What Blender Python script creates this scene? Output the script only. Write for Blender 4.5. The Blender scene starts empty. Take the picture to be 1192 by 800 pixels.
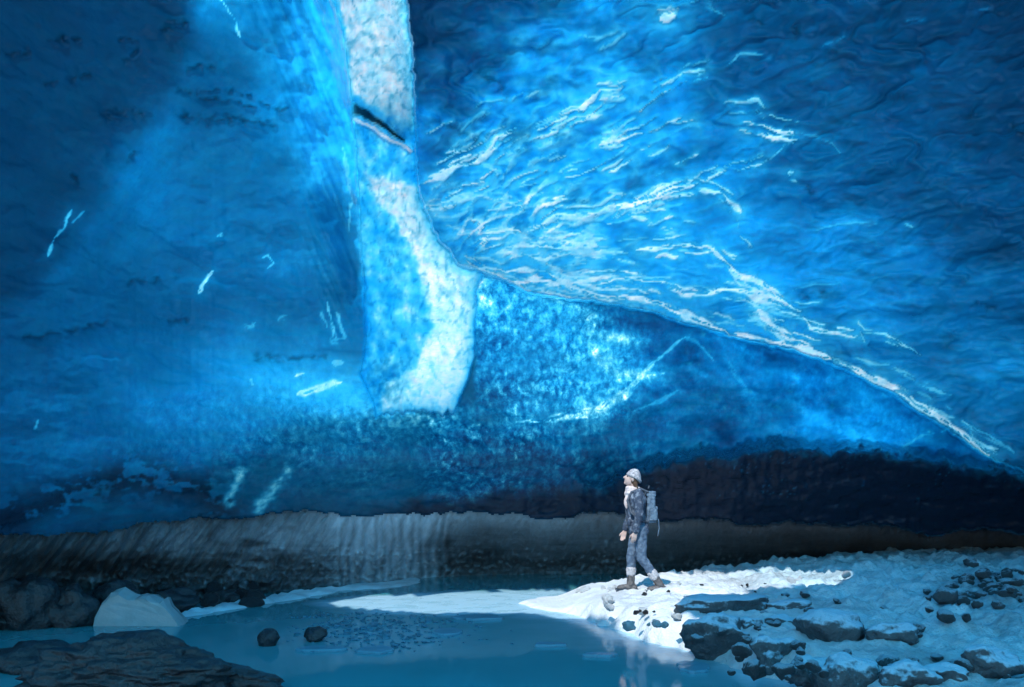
import bpy, bmesh, math, random
import numpy as np
from mathutils import Vector, noise as mnoise
random.seed(7)
rng = np.random.default_rng(11)
SC = bpy.context.scene
COL = SC.collection
F, CX, HY, CAMZ = 992.0, 596.0, 562.0, 1.85     # focal length, principal column, horizon row, eye height
SUN = np.array([-0.26, -0.64, 0.80]); SUN /= np.linalg.norm(SUN)

# ------------------------------------------------------------------ helpers
def tag(o, label=None, cat=None, group=None, kind=None):
    if label: o['label'] = label
    if cat: o['category'] = cat
    if group: o['group'] = group
    if kind: o['kind'] = kind
    return o

def empty(name, loc, rz=0.0):
    o = bpy.data.objects.new(name, None); COL.objects.link(o)
    o.location = loc; o.rotation_euler = (0, 0, rz); o.empty_display_size = .1
    return o

def np_mesh(name, co, quads, mats, attrs=None, parent=None, smooth=True):
    me = bpy.data.meshes.new(name)
    co = np.ascontiguousarray(co, dtype=np.float32); quads = np.ascontiguousarray(quads, dtype=np.int32)
    n = quads.shape[1]
    me.vertices.add(len(co)); me.vertices.foreach_set('co', co.ravel())
    me.loops.add(quads.size); me.loops.foreach_set('vertex_index', quads.ravel())
    me.polygons.add(len(quads)); me.polygons.foreach_set('loop_start', np.arange(0, quads.size, n, dtype=np.int32))
    me.update(calc_edges=True)
    me.polygons.foreach_set('use_smooth', np.full(len(quads), smooth, dtype=bool))
    for k, v in (attrs or {}).items():
        a = me.attributes.new(k, 'FLOAT', 'POINT'); a.data.foreach_set('value', np.ascontiguousarray(v, dtype=np.float32))
    for m in (mats if isinstance(mats, list) else [mats]): me.materials.append(m)
    o = bpy.data.objects.new(name, me); COL.objects.link(o)
    if parent: o.parent = parent
    return o

def bm_obj(name, bm, mat, parent=None, smooth=True):
    me = bpy.data.meshes.new(name); bm.to_mesh(me); bm.free()
    for p in me.polygons: p.use_smooth = smooth
    me.materials.append(mat)
    o = bpy.data.objects.new(name, me); COL.objects.link(o)
    if parent: o.parent = parent
    return o

def sstep(a, b, x):
    t = np.clip((x - a) / (b - a), 0, 1); return t * t * (3 - 2 * t)

_perm = rng.permutation(256); _perm = np.concatenate([_perm, _perm, _perm])
_val = rng.uniform(-1, 1, 256)
_g3 = rng.normal(size=(256, 3)); _g3 /= np.linalg.norm(_g3, axis=1)[:, None]
def n3(x, y, z):
    x, y, z = np.broadcast_arrays(np.asarray(x, float), np.asarray(y, float), np.asarray(z, float))
    xi, yi, zi = np.floor(x).astype(int), np.floor(y).astype(int), np.floor(z).astype(int)
    xf, yf, zf = x - xi, y - yi, z - zi
    u, v, w = [t * t * t * (t * (t * 6 - 15) + 10) for t in (xf, yf, zf)]
    r = 0
    for dx in (0, 1):
        for dy in (0, 1):
            for dz in (0, 1):
                h = _perm[(_perm[(_perm[(xi + dx) & 255] + yi + dy) & 255] + zi + dz) & 255]
                g = _g3[h]
                d = g[..., 0] * (xf - dx) + g[..., 1] * (yf - dy) + g[..., 2] * (zf - dz)
                r = r + d * (u if dx else 1 - u) * (v if dy else 1 - v) * (w if dz else 1 - w)
    return r * 1.6
def fbm(x, y, z, o=4, gain=.5):
    s, a, f = 0, 1, 1
    for i in range(o):
        s = s + a * n3(x * f + i * 17.3, y * f + i * 5.1, z * f - i * 9.7); a *= gain; f *= 2.03
    return s
def ridge(x, y, z, o=3):
    s, a, f = 0, 1, 1
    for i in range(o):
        s = s + a * (1 - np.abs(n3(x * f + i * 7.7, y * f, z * f + i * 3.1)) * 2); a *= .5; f *= 2.1
    return s / 1.75

def seg_dist(px, py, pts):
    """distance to a polyline, and how far along it (0..1)"""
    best = np.full(px.shape, 1e9); along = np.zeros(px.shape); n = len(pts) - 1
    for i in range(n):
        (ax, ay), (bx, by) = pts[i], pts[i + 1]
        dx, dy = bx - ax, by - ay; L = dx * dx + dy * dy + 1e-9
        t = np.clip(((px - ax) * dx + (py - ay) * dy) / L, 0, 1)
        d = np.hypot(px - ax - t * dx, py - ay - t * dy)
        m = d < best; best = np.where(m, d, best); along = np.where(m, (i + t) / n, along)
    return best, along
def seg_strand(px, py, pts):
    """distance, fraction along, signed offset and run length along a polyline"""
    best = np.full(px.shape, 1e9); al = np.zeros(px.shape); off = np.zeros(px.shape); run = np.zeros(px.shape); acc = 0
    Ls = [math.hypot(b[0] - a[0], b[1] - a[1]) for a, b in zip(pts, pts[1:])]; tot = sum(Ls)
    for (a, b), L in zip(zip(pts, pts[1:]), Ls):
        dx, dy = (b[0] - a[0]) / L, (b[1] - a[1]) / L
        t = np.clip((px - a[0]) * dx + (py - a[1]) * dy, 0, L)
        ex, ey = px - a[0] - t * dx, py - a[1] - t * dy; d = np.hypot(ex, ey)
        m = d < best; best = np.where(m, d, best); run = np.where(m, acc + t, run); off = np.where(m, ex * dy - ey * dx, off); acc += L
    return best, run / tot, off, run
def poly_sd(px, py, poly):
    """signed distance to a polygon, negative inside"""
    d, _ = seg_dist(px, py, list(poly) + [poly[0]])
    ins = np.zeros(px.shape, bool); n = len(poly)
    for i in range(n):
        (x0, y0), (x1, y1) = poly[i], poly[(i + 1) % n]
        c = ((y0 > py) != (y1 > py))
        xs = x0 + (py - y0) * (x1 - x0) / ((y1 - y0) if y1 != y0 else 1e-9)
        ins ^= c & (px < xs)
    return np.where(ins, -d, d)
def curve(x, pts):
    xs, ys = zip(*pts); return np.interp(x, xs, ys)
def ground_pt(px, py, z=0.0):
    D = (CAMZ - z) * F / (py - HY); return ((px - CX) / F * D, D)
def at(px, py, D):
    return ((px - CX) / F * D, D, CAMZ - (py - HY) / F * D)

# ------------------------------------------------------------------ materials
class NT:
    def __init__(s, name):
        s.m = bpy.data.materials.new(name); s.m.use_nodes = True; s.t = s.m.node_tree; s.t.nodes.clear()
        s.out = s.t.nodes.new('ShaderNodeOutputMaterial')
    def n(s, typ, ins=None, **kw):
        x = s.t.nodes.new(typ)
        for k, v in kw.items(): setattr(x, k, v)
        for k, v in (ins or {}).items():
            if hasattr(v, 'is_linked') or isinstance(v, bpy.types.NodeSocket): s.t.links.new(v, x.inputs[k])
            else: x.inputs[k].default_value = v
        return x
    def math(s, op, a, b=0.0, clamp=False):
        return s.n('ShaderNodeMath', {0: a, 1: b}, operation=op, use_clamp=clamp).outputs[0]
    def attr(s, name): return s.n('ShaderNodeAttribute', attribute_name=name).outputs['Fac']
    def obj(s, scale=(1, 1, 1)):
        c = s.n('ShaderNodeTexCoord').outputs['Object']
        return s.n('ShaderNodeMapping', {'Vector': c, 'Scale': scale}).outputs[0]
    def noise(s, vec, scale, detail=4, rough=.55, dist=0):
        return s.n('ShaderNodeTexNoise', {'Vector': vec, 'Scale': scale, 'Detail': detail, 'Roughness': rough, 'Distortion': dist}).outputs['Fac']
    def vor(s, vec, scale, feat='F1'):
        return s.n('ShaderNodeTexVoronoi', {'Vector': vec, 'Scale': scale}, feature=feat).outputs['Distance']
    def ramp(s, fac, stops):
        r = s.n('ShaderNodeValToRGB', {'Fac': fac}); e = r.color_ramp.elements
        while len(e) < len(stops): e.new(.5)
        for el, (p, c) in zip(e, stops): el.position = p; el.color = (*c, 1) if len(c) == 3 else c
        return r.outputs['Color']
    def mixc(s, f, a, b, bt='MIX'):
        return s.n('ShaderNodeMix', {0: f, 6: a, 7: b}, data_type='RGBA', blend_type=bt).outputs[2]
    def bump(s, h, strength, dist=.02):
        return s.n('ShaderNodeBump', {'Height': h, 'Strength': strength, 'Distance': dist}).outputs[0]
    def done(s, sh): s.t.links.new(sh, s.out.inputs[0]); return s.m

def rgb(c): return (c[0], c[1], c[2], 1)

def ice_material():
    """Glacier ice as a thin translucent shell: daylight from outside is absorbed along its thickness (Beer-Lambert); thickness and clearness also carry painted glints and brightness."""
    s = NT('glacier_ice')
    v = s.obj()
    t, g, cr, dirt = s.attr('thick_glint'), s.attr('clear'), s.attr('crystal'), s.attr('dirt')  # clearness also holds the painted brightness of the ice
    n1 = s.noise(v, 2.2, 5, .6)
    flat = s.obj((1.0, 1.0, 2.6))
    n2 = s.noise(flat, 7.0, 6, .65, .6)
    n3_ = s.noise(s.obj((1, 1, .8)), 8.0, 5, .7, .2)
    vo = s.vor(s.obj((1.3, 1, .8)), 9.0)
    # crystal facets: strong local changes of thickness
    c1 = s.math('MULTIPLY', s.math('SUBTRACT', n3_, .5), 3.0)
    c2 = s.math('MULTIPLY', s.math('SUBTRACT', vo, .45), .45)
    tt = s.math('ADD', t, s.math('MULTIPLY', s.math('ADD', c1, c2), cr))
    tt = s.math('ADD', tt, s.math('MULTIPLY', s.math('SUBTRACT', n1, .5), .35))
    tt = s.math('ADD', tt, s.math('MULTIPLY', s.math('SUBTRACT', n2, .5), .30))
    tt = s.math('MAXIMUM', tt, .02)
    ch = [s.math('EXPONENT', s.math('MULTIPLY', tt, -k)) for k in (5.6, 1.10, .20)]
    col = s.n('ShaderNodeCombineColor', {0: ch[0], 1: ch[1], 2: ch[2]}).outputs[0]
    cl = s.math('MULTIPLY', s.math('ADD', c1, c2), cr)
    gg = s.math('MULTIPLY', g, s.math('ADD', .82, s.math('MULTIPLY', n2, .36)))
    gg = s.math('MINIMUM', s.math('MULTIPLY', gg, s.math('EXPONENT', s.math('MULTIPLY', cl, -1.5))), 1.0)
    tcol = s.n('ShaderNodeVectorMath', {0: col, 3: gg}, operation='SCALE').outputs[0]
    bh = s.math('ADD', s.math('MULTIPLY', n2, .6), s.math('ADD', s.math('MULTIPLY', n3_, .25), s.math('MULTIPLY', s.noise(v, 3.0, 3), .8)))
    bmp = s.bump(bh, .5, .06)
    tr = s.n('ShaderNodeBsdfTranslucent', {'Color': tcol})
    dcol = s.mixc(dirt, (.004, .030, .060, 1), (.008, .014, .030, 1))
    df = s.n('ShaderNodeBsdfDiffuse', {'Color': dcol, 'Normal': bmp})
    ad = s.n('ShaderNodeAddShader', {0: tr.outputs[0], 1: df.outputs[0]})
    fr = s.n('ShaderNodeFresnel', {'IOR': 1.31, 'Normal': bmp}).outputs[0]
    gl = s.n('ShaderNodeBsdfGlossy', {'Color': (.9, .95, 1, 1), 'Roughness': .10, 'Normal': bmp})
    mx = s.n('ShaderNodeMixShader', {0: s.math('MULTIPLY', fr, .85), 1: ad.outputs[0], 2: gl.outputs[0]})
    return s.done(mx.outputs[0])

def silt_material():
    s = NT('frozen_silt')
    v = s.obj(); val = s.attr('val')
    n = s.noise(s.obj((1, 1, .35)), 9, 6, .65); n2 = s.noise(v, 40, 3)
    base = s.ramp(val, [(0, (.018, .020, .023)), (.35, (.080, .092, .104)), (.65, (.23, .28, .32)), (1, (.50, .60, .68))])
    f = s.math('ADD', .45, s.math('MULTIPLY', s.math('ADD', n, s.math('MULTIPLY', n2, .4)), .8))
    c = s.n('ShaderNodeVectorMath', {0: base, 3: f}, operation='SCALE').outputs[0]
    b = s.bump(s.math('ADD', n, s.math('MULTIPLY', n2, .4)), .9, .05)
    p = s.n('ShaderNodeBsdfPrincipled', {'Base Color': c, 'Roughness': .62, 'Normal': b})
    return s.done(p.outputs[0])

def snow_material(name='packed_snow'):
    s = NT(name)
    v = s.obj(); dirt = s.attr('dirt')
    n = s.noise(v, 5, 6, .65); n2 = s.noise(v, 38, 4, .6); n4 = s.noise(v, 1.6, 4, .6)
    d = s.math('MULTIPLY', dirt, s.math('ADD', s.math('MULTIPLY', n, 1.6), -.2), True)
    sp = s.ramp(n2, [(.56, (0, 0, 0)), (.66, (1, 1, 1))])
    d2 = s.math('MAXIMUM', d, s.math('MULTIPLY', sp, s.math('MULTIPLY', dirt, .9)), True)
    c = s.mixc(d2, s.mixc(s.attr('blue'), s.mixc(n4, (.58, .64, .70, 1), (.76, .80, .83, 1)), s.mixc(n4, (.54, .80, .92, 1), (.70, .90, .97, 1))), (.055, .06, .07, 1))
    b = s.bump(s.math('ADD', n, s.math('MULTIPLY', n2, .5)), .9, .05)
    p = s.n('ShaderNodeBsdfPrincipled', {'Base Color': c, 'Roughness': .55, 'Normal': b})
    return s.done(p.outputs[0])

def water_material():
    s = NT('glacial_water')
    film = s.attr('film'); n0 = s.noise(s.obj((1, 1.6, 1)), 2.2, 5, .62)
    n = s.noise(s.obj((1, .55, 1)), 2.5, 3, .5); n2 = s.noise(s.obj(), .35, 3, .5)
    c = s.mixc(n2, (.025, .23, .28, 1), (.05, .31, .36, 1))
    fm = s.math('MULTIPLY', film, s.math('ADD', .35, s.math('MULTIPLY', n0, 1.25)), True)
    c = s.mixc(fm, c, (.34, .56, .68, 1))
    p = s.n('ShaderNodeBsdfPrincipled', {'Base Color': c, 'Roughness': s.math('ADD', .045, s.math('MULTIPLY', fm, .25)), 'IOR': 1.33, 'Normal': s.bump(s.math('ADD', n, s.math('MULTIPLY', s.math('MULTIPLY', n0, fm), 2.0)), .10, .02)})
    return s.done(p.outputs[0])

def rock_material(name, dark, light, snow, rough=.5):
    s = NT(name)
    v = s.obj(); geo = s.n('ShaderNodeNewGeometry').outputs['Normal']
    nz = s.n('ShaderNodeSeparateXYZ', {0: geo}).outputs[2]
    n = s.noise(v, 6, 6, .65); n2 = s.noise(v, 28, 4, .6)
    c = s.mixc(n, rgb(dark), rgb(light))
    c = s.mixc(s.math('MULTIPLY', s.ramp(n2, [(.55, (0, 0, 0)), (.7, (1, 1, 1))]), .35), c, rgb([x * 2.2 for x in light]))
    w = s.math('ADD', nz, s.math('MULTIPLY', s.math('SUBTRACT', n, .5), 1.1))
    w = s.math('ADD', w, s.math('MULTIPLY', s.math('SUBTRACT', n2, .5), .7))
    m = s.ramp(w, [(.9 - snow, (0, 0, 0)), (min(1, 1.25 - snow), (1, 1, 1))])
    c = s.mixc(s.math('MULTIPLY', m, .8 if snow > 0 else 0), c, (.50, .70, .84, 1))
    b = s.bump(s.math('ADD', n, s.math('MULTIPLY', n2, .4)), 1.0, .04)
    p = s.n('ShaderNodeBsdfPrincipled', {'Base Color': c, 'Roughness': rough, 'Normal': b})
    return s.done(p.outputs[0])

def clear_ice_material(name, col, tr=.5):
    s = NT(name)
    v = s.obj(); n = s.noise(v, 7, 5, .6)
    c = s.mixc(n, rgb([x * .7 for x in col]), rgb(col))
    b = s.bump(n, .5, .03)
    d = s.n('ShaderNodeBsdfDiffuse', {'Color': c, 'Normal': b}); t = s.n('ShaderNodeBsdfTranslucent', {'Color': c, 'Normal': b})
    m = s.n('ShaderNodeMixShader', {0: tr, 1: d.outputs[0], 2: t.outputs[0]})
    g = s.n('ShaderNodeBsdfGlossy', {'Roughness': .12, 'Normal': b})
    fr = s.n('ShaderNodeFresnel', {'IOR': 1.31}).outputs[0]
    return s.done(s.n('ShaderNodeMixShader', {0: fr, 1: m.outputs[0], 2: g.outputs[0]}).outputs[0])

def cloth_material(name, a, b, scale=30, lo=.45, hi=.6, rough=.85, weave=400):
    s = NT(name)
    v = s.obj(); n = s.noise(v, scale, 3, .55)
    c = s.mixc(s.ramp(n, [(lo, (0, 0, 0)), (hi, (1, 1, 1))]), rgb(a), rgb(b))
    bm = s.bump(s.math('ADD', s.noise(v, 14, 3), s.math('MULTIPLY', s.noise(v, weave, 1), .15)), .6, .02)
    p = s.n('ShaderNodeBsdfPrincipled', {'Base Color': c, 'Roughness': rough, 'Normal': bm})
    return s.done(p.outputs[0])

M_ICE = ice_material(); M_SILT = silt_material(); M_SNOW = snow_material(); M_WATER = water_material()
M_ROCK_SNOW = rock_material('snowy_rock', (.030, .034, .042), (.10, .115, .13), .52)
M_ROCK_BARE = rock_material('wet_dark_rock', (.008, .009, .012), (.034, .038, .048), 0, .34)
M_ROCK_GREY = rock_material('frosted_grey_rock', (.05, .06, .07), (.12, .135, .15), .30)
M_FLOE = clear_ice_material('pool_ice', (.16, .42, .56), .2); M_SLUSH = clear_ice_material('slush_ice', (.10, .30, .42), .2)
M_BERG = clear_ice_material('white_block_ice', (.86, .96, .99), .6)

# ------------------------------------------------------------------ cave shell: a height field of ice around the eye point of the hall
BASE_ROW = [(-200, 760), (0, 728), (100, 712), (200, 700), (300, 690), (400, 682), (500, 674), (600, 672), (1192, 668), (1400, 666)]
LIP_ROW = [(-200, 632), (0, 624), (120, 616), (220, 604), (400, 597), (520, 600), (640, 600), (760, 604), (900, 610), (1000, 614), (1192, 622), (1400, 628)]
SHEET_EDGE = [(470, -60), (474, 20), (482, 90), (484, 200), (494, 245), (512, 280), (532, 306), (560, 318), (600, 334), (640, 345), (700, 352), (760, 364), (820, 384),
              (880, 400), (930, 409), (1000, 438), (1060, 472), (1110, 506), (1150, 532), (1192, 548), (1300, 590)]
SHEET_POLY = SHEET_EDGE + [(1500, 640), (1500, -400), (455, -400)]
COLUMN = [(372, -80), (386, 0), (398, 40), (406, 90), (409, 130), (414, 200), (417, 250), (424, 330), (425, 400), (420, 435), (436, 466), (438, 482),
          (528, 482), (546, 440), (553, 400), (553, 340), (562, 322), (556, 306), (530, 281), (512, 247), (502, 205), (500, 92), (492, 30), (474, 0), (460, -80)]
WHITE_LOW = [(425, 205), (500, 215), (512, 250), (550, 308), (560, 325), (554, 400), (547, 440), (528, 484), (436, 484), (446, 450), (488, 420), (502, 385),
             (498, 350), (486, 318), (478, 290), (462, 258), (436, 232)]
WHITE_TOP = [(372, -80), (392, 5), (402, 50), (410, 110), (440, 130), (455, 140), (468, 160), (500, 175), (500, 92), (492, 30), (474, 0), (460, -80)]
LEDGE_TOP = [(360, 600), (440, 584), (520, 574), (600, 566), (690, 560), (745, 548), (800, 527), (900, 521), (1000, 520), (1100, 528), (1200, 548), (1400, 590)]

# control points painting brightness on the ice: column, row, brightness stored as clearness, thickness
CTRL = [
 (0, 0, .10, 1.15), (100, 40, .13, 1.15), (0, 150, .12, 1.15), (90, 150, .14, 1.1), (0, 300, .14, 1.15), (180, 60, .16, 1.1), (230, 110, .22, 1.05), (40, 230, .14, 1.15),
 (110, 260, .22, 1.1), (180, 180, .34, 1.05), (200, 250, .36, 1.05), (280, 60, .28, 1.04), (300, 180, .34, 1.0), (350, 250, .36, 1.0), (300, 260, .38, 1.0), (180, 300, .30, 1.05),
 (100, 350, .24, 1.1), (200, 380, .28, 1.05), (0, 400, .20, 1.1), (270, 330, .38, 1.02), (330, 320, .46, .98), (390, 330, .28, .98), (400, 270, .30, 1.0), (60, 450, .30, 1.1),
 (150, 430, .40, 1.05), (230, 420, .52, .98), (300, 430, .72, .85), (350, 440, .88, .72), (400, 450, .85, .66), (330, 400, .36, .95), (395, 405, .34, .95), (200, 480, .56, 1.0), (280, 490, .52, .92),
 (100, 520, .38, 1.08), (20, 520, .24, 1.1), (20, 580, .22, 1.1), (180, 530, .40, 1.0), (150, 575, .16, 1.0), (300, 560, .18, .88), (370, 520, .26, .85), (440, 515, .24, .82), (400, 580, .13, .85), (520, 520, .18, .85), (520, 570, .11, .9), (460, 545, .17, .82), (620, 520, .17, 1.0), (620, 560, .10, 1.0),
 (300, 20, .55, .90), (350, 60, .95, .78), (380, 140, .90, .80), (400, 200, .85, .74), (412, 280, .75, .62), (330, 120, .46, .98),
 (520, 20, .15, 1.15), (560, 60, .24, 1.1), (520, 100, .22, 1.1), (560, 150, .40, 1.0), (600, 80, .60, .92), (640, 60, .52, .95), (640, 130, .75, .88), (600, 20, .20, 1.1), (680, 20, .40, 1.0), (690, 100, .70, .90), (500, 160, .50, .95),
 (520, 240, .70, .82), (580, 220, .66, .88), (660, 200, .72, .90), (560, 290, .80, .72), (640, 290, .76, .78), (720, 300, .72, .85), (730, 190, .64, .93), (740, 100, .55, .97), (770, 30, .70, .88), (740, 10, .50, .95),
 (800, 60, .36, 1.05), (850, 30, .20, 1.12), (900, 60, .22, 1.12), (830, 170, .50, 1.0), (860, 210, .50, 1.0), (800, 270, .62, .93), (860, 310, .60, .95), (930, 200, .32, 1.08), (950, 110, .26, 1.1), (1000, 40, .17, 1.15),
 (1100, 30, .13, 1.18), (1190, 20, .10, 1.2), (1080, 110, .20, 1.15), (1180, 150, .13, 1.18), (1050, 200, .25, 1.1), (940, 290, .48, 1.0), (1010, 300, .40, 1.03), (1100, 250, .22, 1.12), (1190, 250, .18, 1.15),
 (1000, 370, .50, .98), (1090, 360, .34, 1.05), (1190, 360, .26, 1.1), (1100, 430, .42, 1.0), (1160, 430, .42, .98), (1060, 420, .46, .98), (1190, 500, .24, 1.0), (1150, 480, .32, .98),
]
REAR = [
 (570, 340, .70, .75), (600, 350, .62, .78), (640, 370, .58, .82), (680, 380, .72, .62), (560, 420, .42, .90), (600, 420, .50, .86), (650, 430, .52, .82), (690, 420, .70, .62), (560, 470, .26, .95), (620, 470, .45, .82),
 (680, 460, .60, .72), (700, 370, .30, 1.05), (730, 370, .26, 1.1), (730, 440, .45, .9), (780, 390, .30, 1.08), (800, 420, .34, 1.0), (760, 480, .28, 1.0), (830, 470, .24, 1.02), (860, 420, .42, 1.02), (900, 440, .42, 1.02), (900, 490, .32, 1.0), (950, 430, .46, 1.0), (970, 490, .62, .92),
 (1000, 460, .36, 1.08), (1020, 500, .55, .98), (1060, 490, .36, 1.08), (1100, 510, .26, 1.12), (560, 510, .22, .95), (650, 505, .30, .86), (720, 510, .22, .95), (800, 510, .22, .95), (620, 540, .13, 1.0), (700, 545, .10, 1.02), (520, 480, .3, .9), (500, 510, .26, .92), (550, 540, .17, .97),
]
# white glints painted on raised crests: width, strength, points
STREAKS = [
 (2.0, .8, [(760, 107), (795, 85), (824, 83)]), (1.6, .6, [(842, 78), (861, 64), (894, 66)]), (3.2, 1, [(700, 169), (725, 161), (754, 155), (778, 142), (807, 138)]),
 (2.0, .8, [(842, 120), (882, 116), (890, 126)]), (4.2, 1, [(865, 142), (890, 146), (906, 152), (927, 157)]), (1.4, .4, [(927, 157), (948, 159), (968, 167), (979, 178)]),
 (1.6, .6, [(925, 159), (910, 177), (886, 192)]), (2.6, .9, [(886, 192), (840, 202), (807, 215)]), (5.0, 1, [(807, 215), (774, 225), (737, 237), (708, 248)]),
 (3.0, .9, [(811, 219), (836, 225), (853, 239), (863, 248)]), (3.0, .8, [(855, 264), (865, 277), (877, 287)]), (3.0, .8, [(916, 200), (922, 201)]),
 (1.2, .4, [(948, 268), (968, 262), (997, 259), (1022, 260)]), (1.5, .6, [(1052, 262), (1064, 266)]), (1.2, .35, [(1055, 25), (1075, 22)]), (1.1, .3, [(1137, 14), (1154, 11)]), (1.3, .35, [(956, 54), (981, 41)]),
 (2.0, .6, [(704, 58), (729, 37)]), (2.2, .6, [(803, 4), (824, -4)]), (6.0, 1, [(770, 24), (786, 18)]), (1.8, .5, [(824, 6), (844, 16)]), (4.0, .9, [(700, 105), (725, 102)]),
 (3.6, .95, [(741, 291), (774, 289), (807, 285), (828, 293), (844, 304), (857, 318), (877, 326), (894, 337), (910, 347), (923, 359)]),
 (4.2, .95, [(660, 328), (700, 326), (741, 324), (774, 328), (795, 339), (820, 343), (840, 335), (865, 339), (882, 347), (910, 353), (931, 363)]),
 (4.8, 1, [(700, 345), (725, 345), (754, 350), (783, 359), (820, 376), (853, 390), (886, 396), (927, 404), (968, 418), (1005, 434), (1047, 456), (1088, 481), (1117, 502), (1137, 520), (1152, 530)]),
 (5.0, 1, [(882, 361), (898, 378), (919, 394), (948, 405)]), (3.0, .9, [(933, 370), (944, 382), (968, 386), (997, 392)]), (2.4, .8, [(997, 374), (1003, 386), (1030, 390), (1051, 403), (1074, 413)]),
 (2.4, .6, [(997, 415), (1030, 425), (1059, 440), (1109, 460)]), (2.0, .5, [(1071, 456), (1109, 475)]), (3.0, .8, [(1132, 509), (1150, 518), (1166, 527)]), (2.2, .6, [(1150, 531), (1172, 541), (1194, 552)]), (1.8, .5, [(1120, 492), (1146, 506), (1180, 528)]), (1.2, .35, [(923, 339), (948, 330), (985, 328)]),
 (2.0, .6, [(728, 40), (701, 57)]), (1.8, .5, [(674, 42), (698, 44), (718, 37)]), (4.0, .95, [(627, 152), (654, 137), (674, 128), (701, 105)]), (2.6, .8, [(640, 152), (667, 138), (701, 135)]),
 (4.0, .95, [(495, 213), (519, 202), (546, 187), (563, 182), (580, 162), (597, 154)]), (4.0, .9, [(624, 263), (651, 250), (694, 250), (725, 236)]), (3.0, .8, [(492, 243), (515, 241)]),
 (3.0, .8, [(526, 236), (566, 230), (597, 236)]), (2.4, .6, [(560, 189), (583, 202)]), (2.4, .6, [(617, 186), (634, 179)]), (3.4, .9, [(701, 165), (725, 162)]), (3.2, .8, [(613, 270), (640, 257), (667, 250)]),
 (5.0, .9, [(627, 276), (667, 281), (694, 287)]), (3.0, .8, [(607, 294), (634, 301), (684, 294), (728, 294)]), (3.4, .9, [(545, 305), (573, 322), (617, 338), (637, 343), (690, 350)]), (4.0, .9, [(634, 314), (667, 334), (698, 346), (728, 349)]),
 (3.0, .8, [(667, 321), (728, 324)]), (2.0, .6, [(520, 262), (560, 272), (590, 262)]), (2.0, .6, [(510, 225), (540, 216), (570, 214)]),
 # left side flecks
 (2.4, .55, [(55, 298), (62, 278), (76, 262), (84, 246)]), (1.4, .4, [(84, 262), (97, 246)]), (2.6, .8, [(233, 342), (237, 330), (246, 316)]), (2.2, .6, [(251, 276), (258, 271)]), (1.8, .55, [(310, 313), (316, 307), (312, 298), (304, 300)]),
 (2.2, .6, [(380, 352), (386, 372), (392, 398)]), (1.6, .5, [(392, 362), (396, 380), (402, 396)]), (1.5, .45, [(374, 362), (382, 384)]), (3.0, .4, [(384, 398), (402, 394)]), (3.2, .8, [(345, 458), (368, 452), (398, 446)]), (2.6, .8, [(342, 440), (354, 434)]), (2.2, .5, [(293, 440), (294, 450)]), (3.0, .5, [(388, 424), (402, 422)]),
 (2.0, .45, [(286, 380), (296, 376)]), (2.0, .4, [(322, 376), (332, 368)]), (2.2, .75, [(254, -8), (264, 10), (274, 26), (280, 44)]), (2.4, .5, [(398, 170), (404, 205), (408, 240), (406, 270)]),
 (1.8, .5, [(40, 500), (44, 490)]),
]
REAR_STREAKS = [
 (5.0, .75, [(772, 436), (745, 440), (722, 462), (700, 476), (670, 484), (600, 492)]), (4.0, .55, [(690, 395), (700, 425), (722, 436), (745, 440)]), 
 (2.0, .6, [(742, 442), (760, 422), (785, 402), (800, 392)]), (1.8, .4, [(800, 392), (815, 402), (830, 420)]), (2.2, .35, [(848, 420), (858, 440), (870, 455)]), (5.0, .45, [(640, 348), (672, 356), (690, 370), (688, 392)]),
 (1.5, .4, [(1050, 522), (1075, 508), (1100, 502)]), (6, .5, [(556, 322), (566, 340), (562, 360)]), (1.8, .4, [(735, 480), (770, 466), (790, 455)]),
]
DARKS = [(5, [(58, 47), (92, 46)]), (5, [(10, 62), (30, 60)]), (3, [(55, 96), (105, 90)]), (6, [(190, 32), (212, 24)]), (4, [(222, 80), (246, 78)]), (3, [(205, 105), (240, 116), (290, 120), (330, 125)]), (2.5, [(225, 108), (260, 104), (288, 108)]), (7, [(120, 136), (165, 132)]),
         (3, [(148, 188), (158, 176)]), (5, [(215, 138), (260, 138), (315, 144)]), (5, [(935, 345), (958, 341)]), (4, [(300, 416), (340, 420), (380, 416)]), (4, [(30, 395), (120, 375)]), (4, [(150, 330), (180, 325)]), (5, [(200, 372), (215, 372)]),
         (4, [(505, 140), (540, 158), (562, 170)]), (5, [(560, 85), (580, 95), (586, 108)]), (6, [(925, 32), (930, 45)]), (5, [(870, 20), (890, 26)]), (3, [(1130, 352), (1158, 360)]), (5, [(940, 220), (945, 226)]), (5, [(1180, 148), (1190, 156)]),
         (3, [(84, 205), (86, 215)]), (3, [(140, 45), (155, 50), (158, 60), (145, 72)])]

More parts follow.
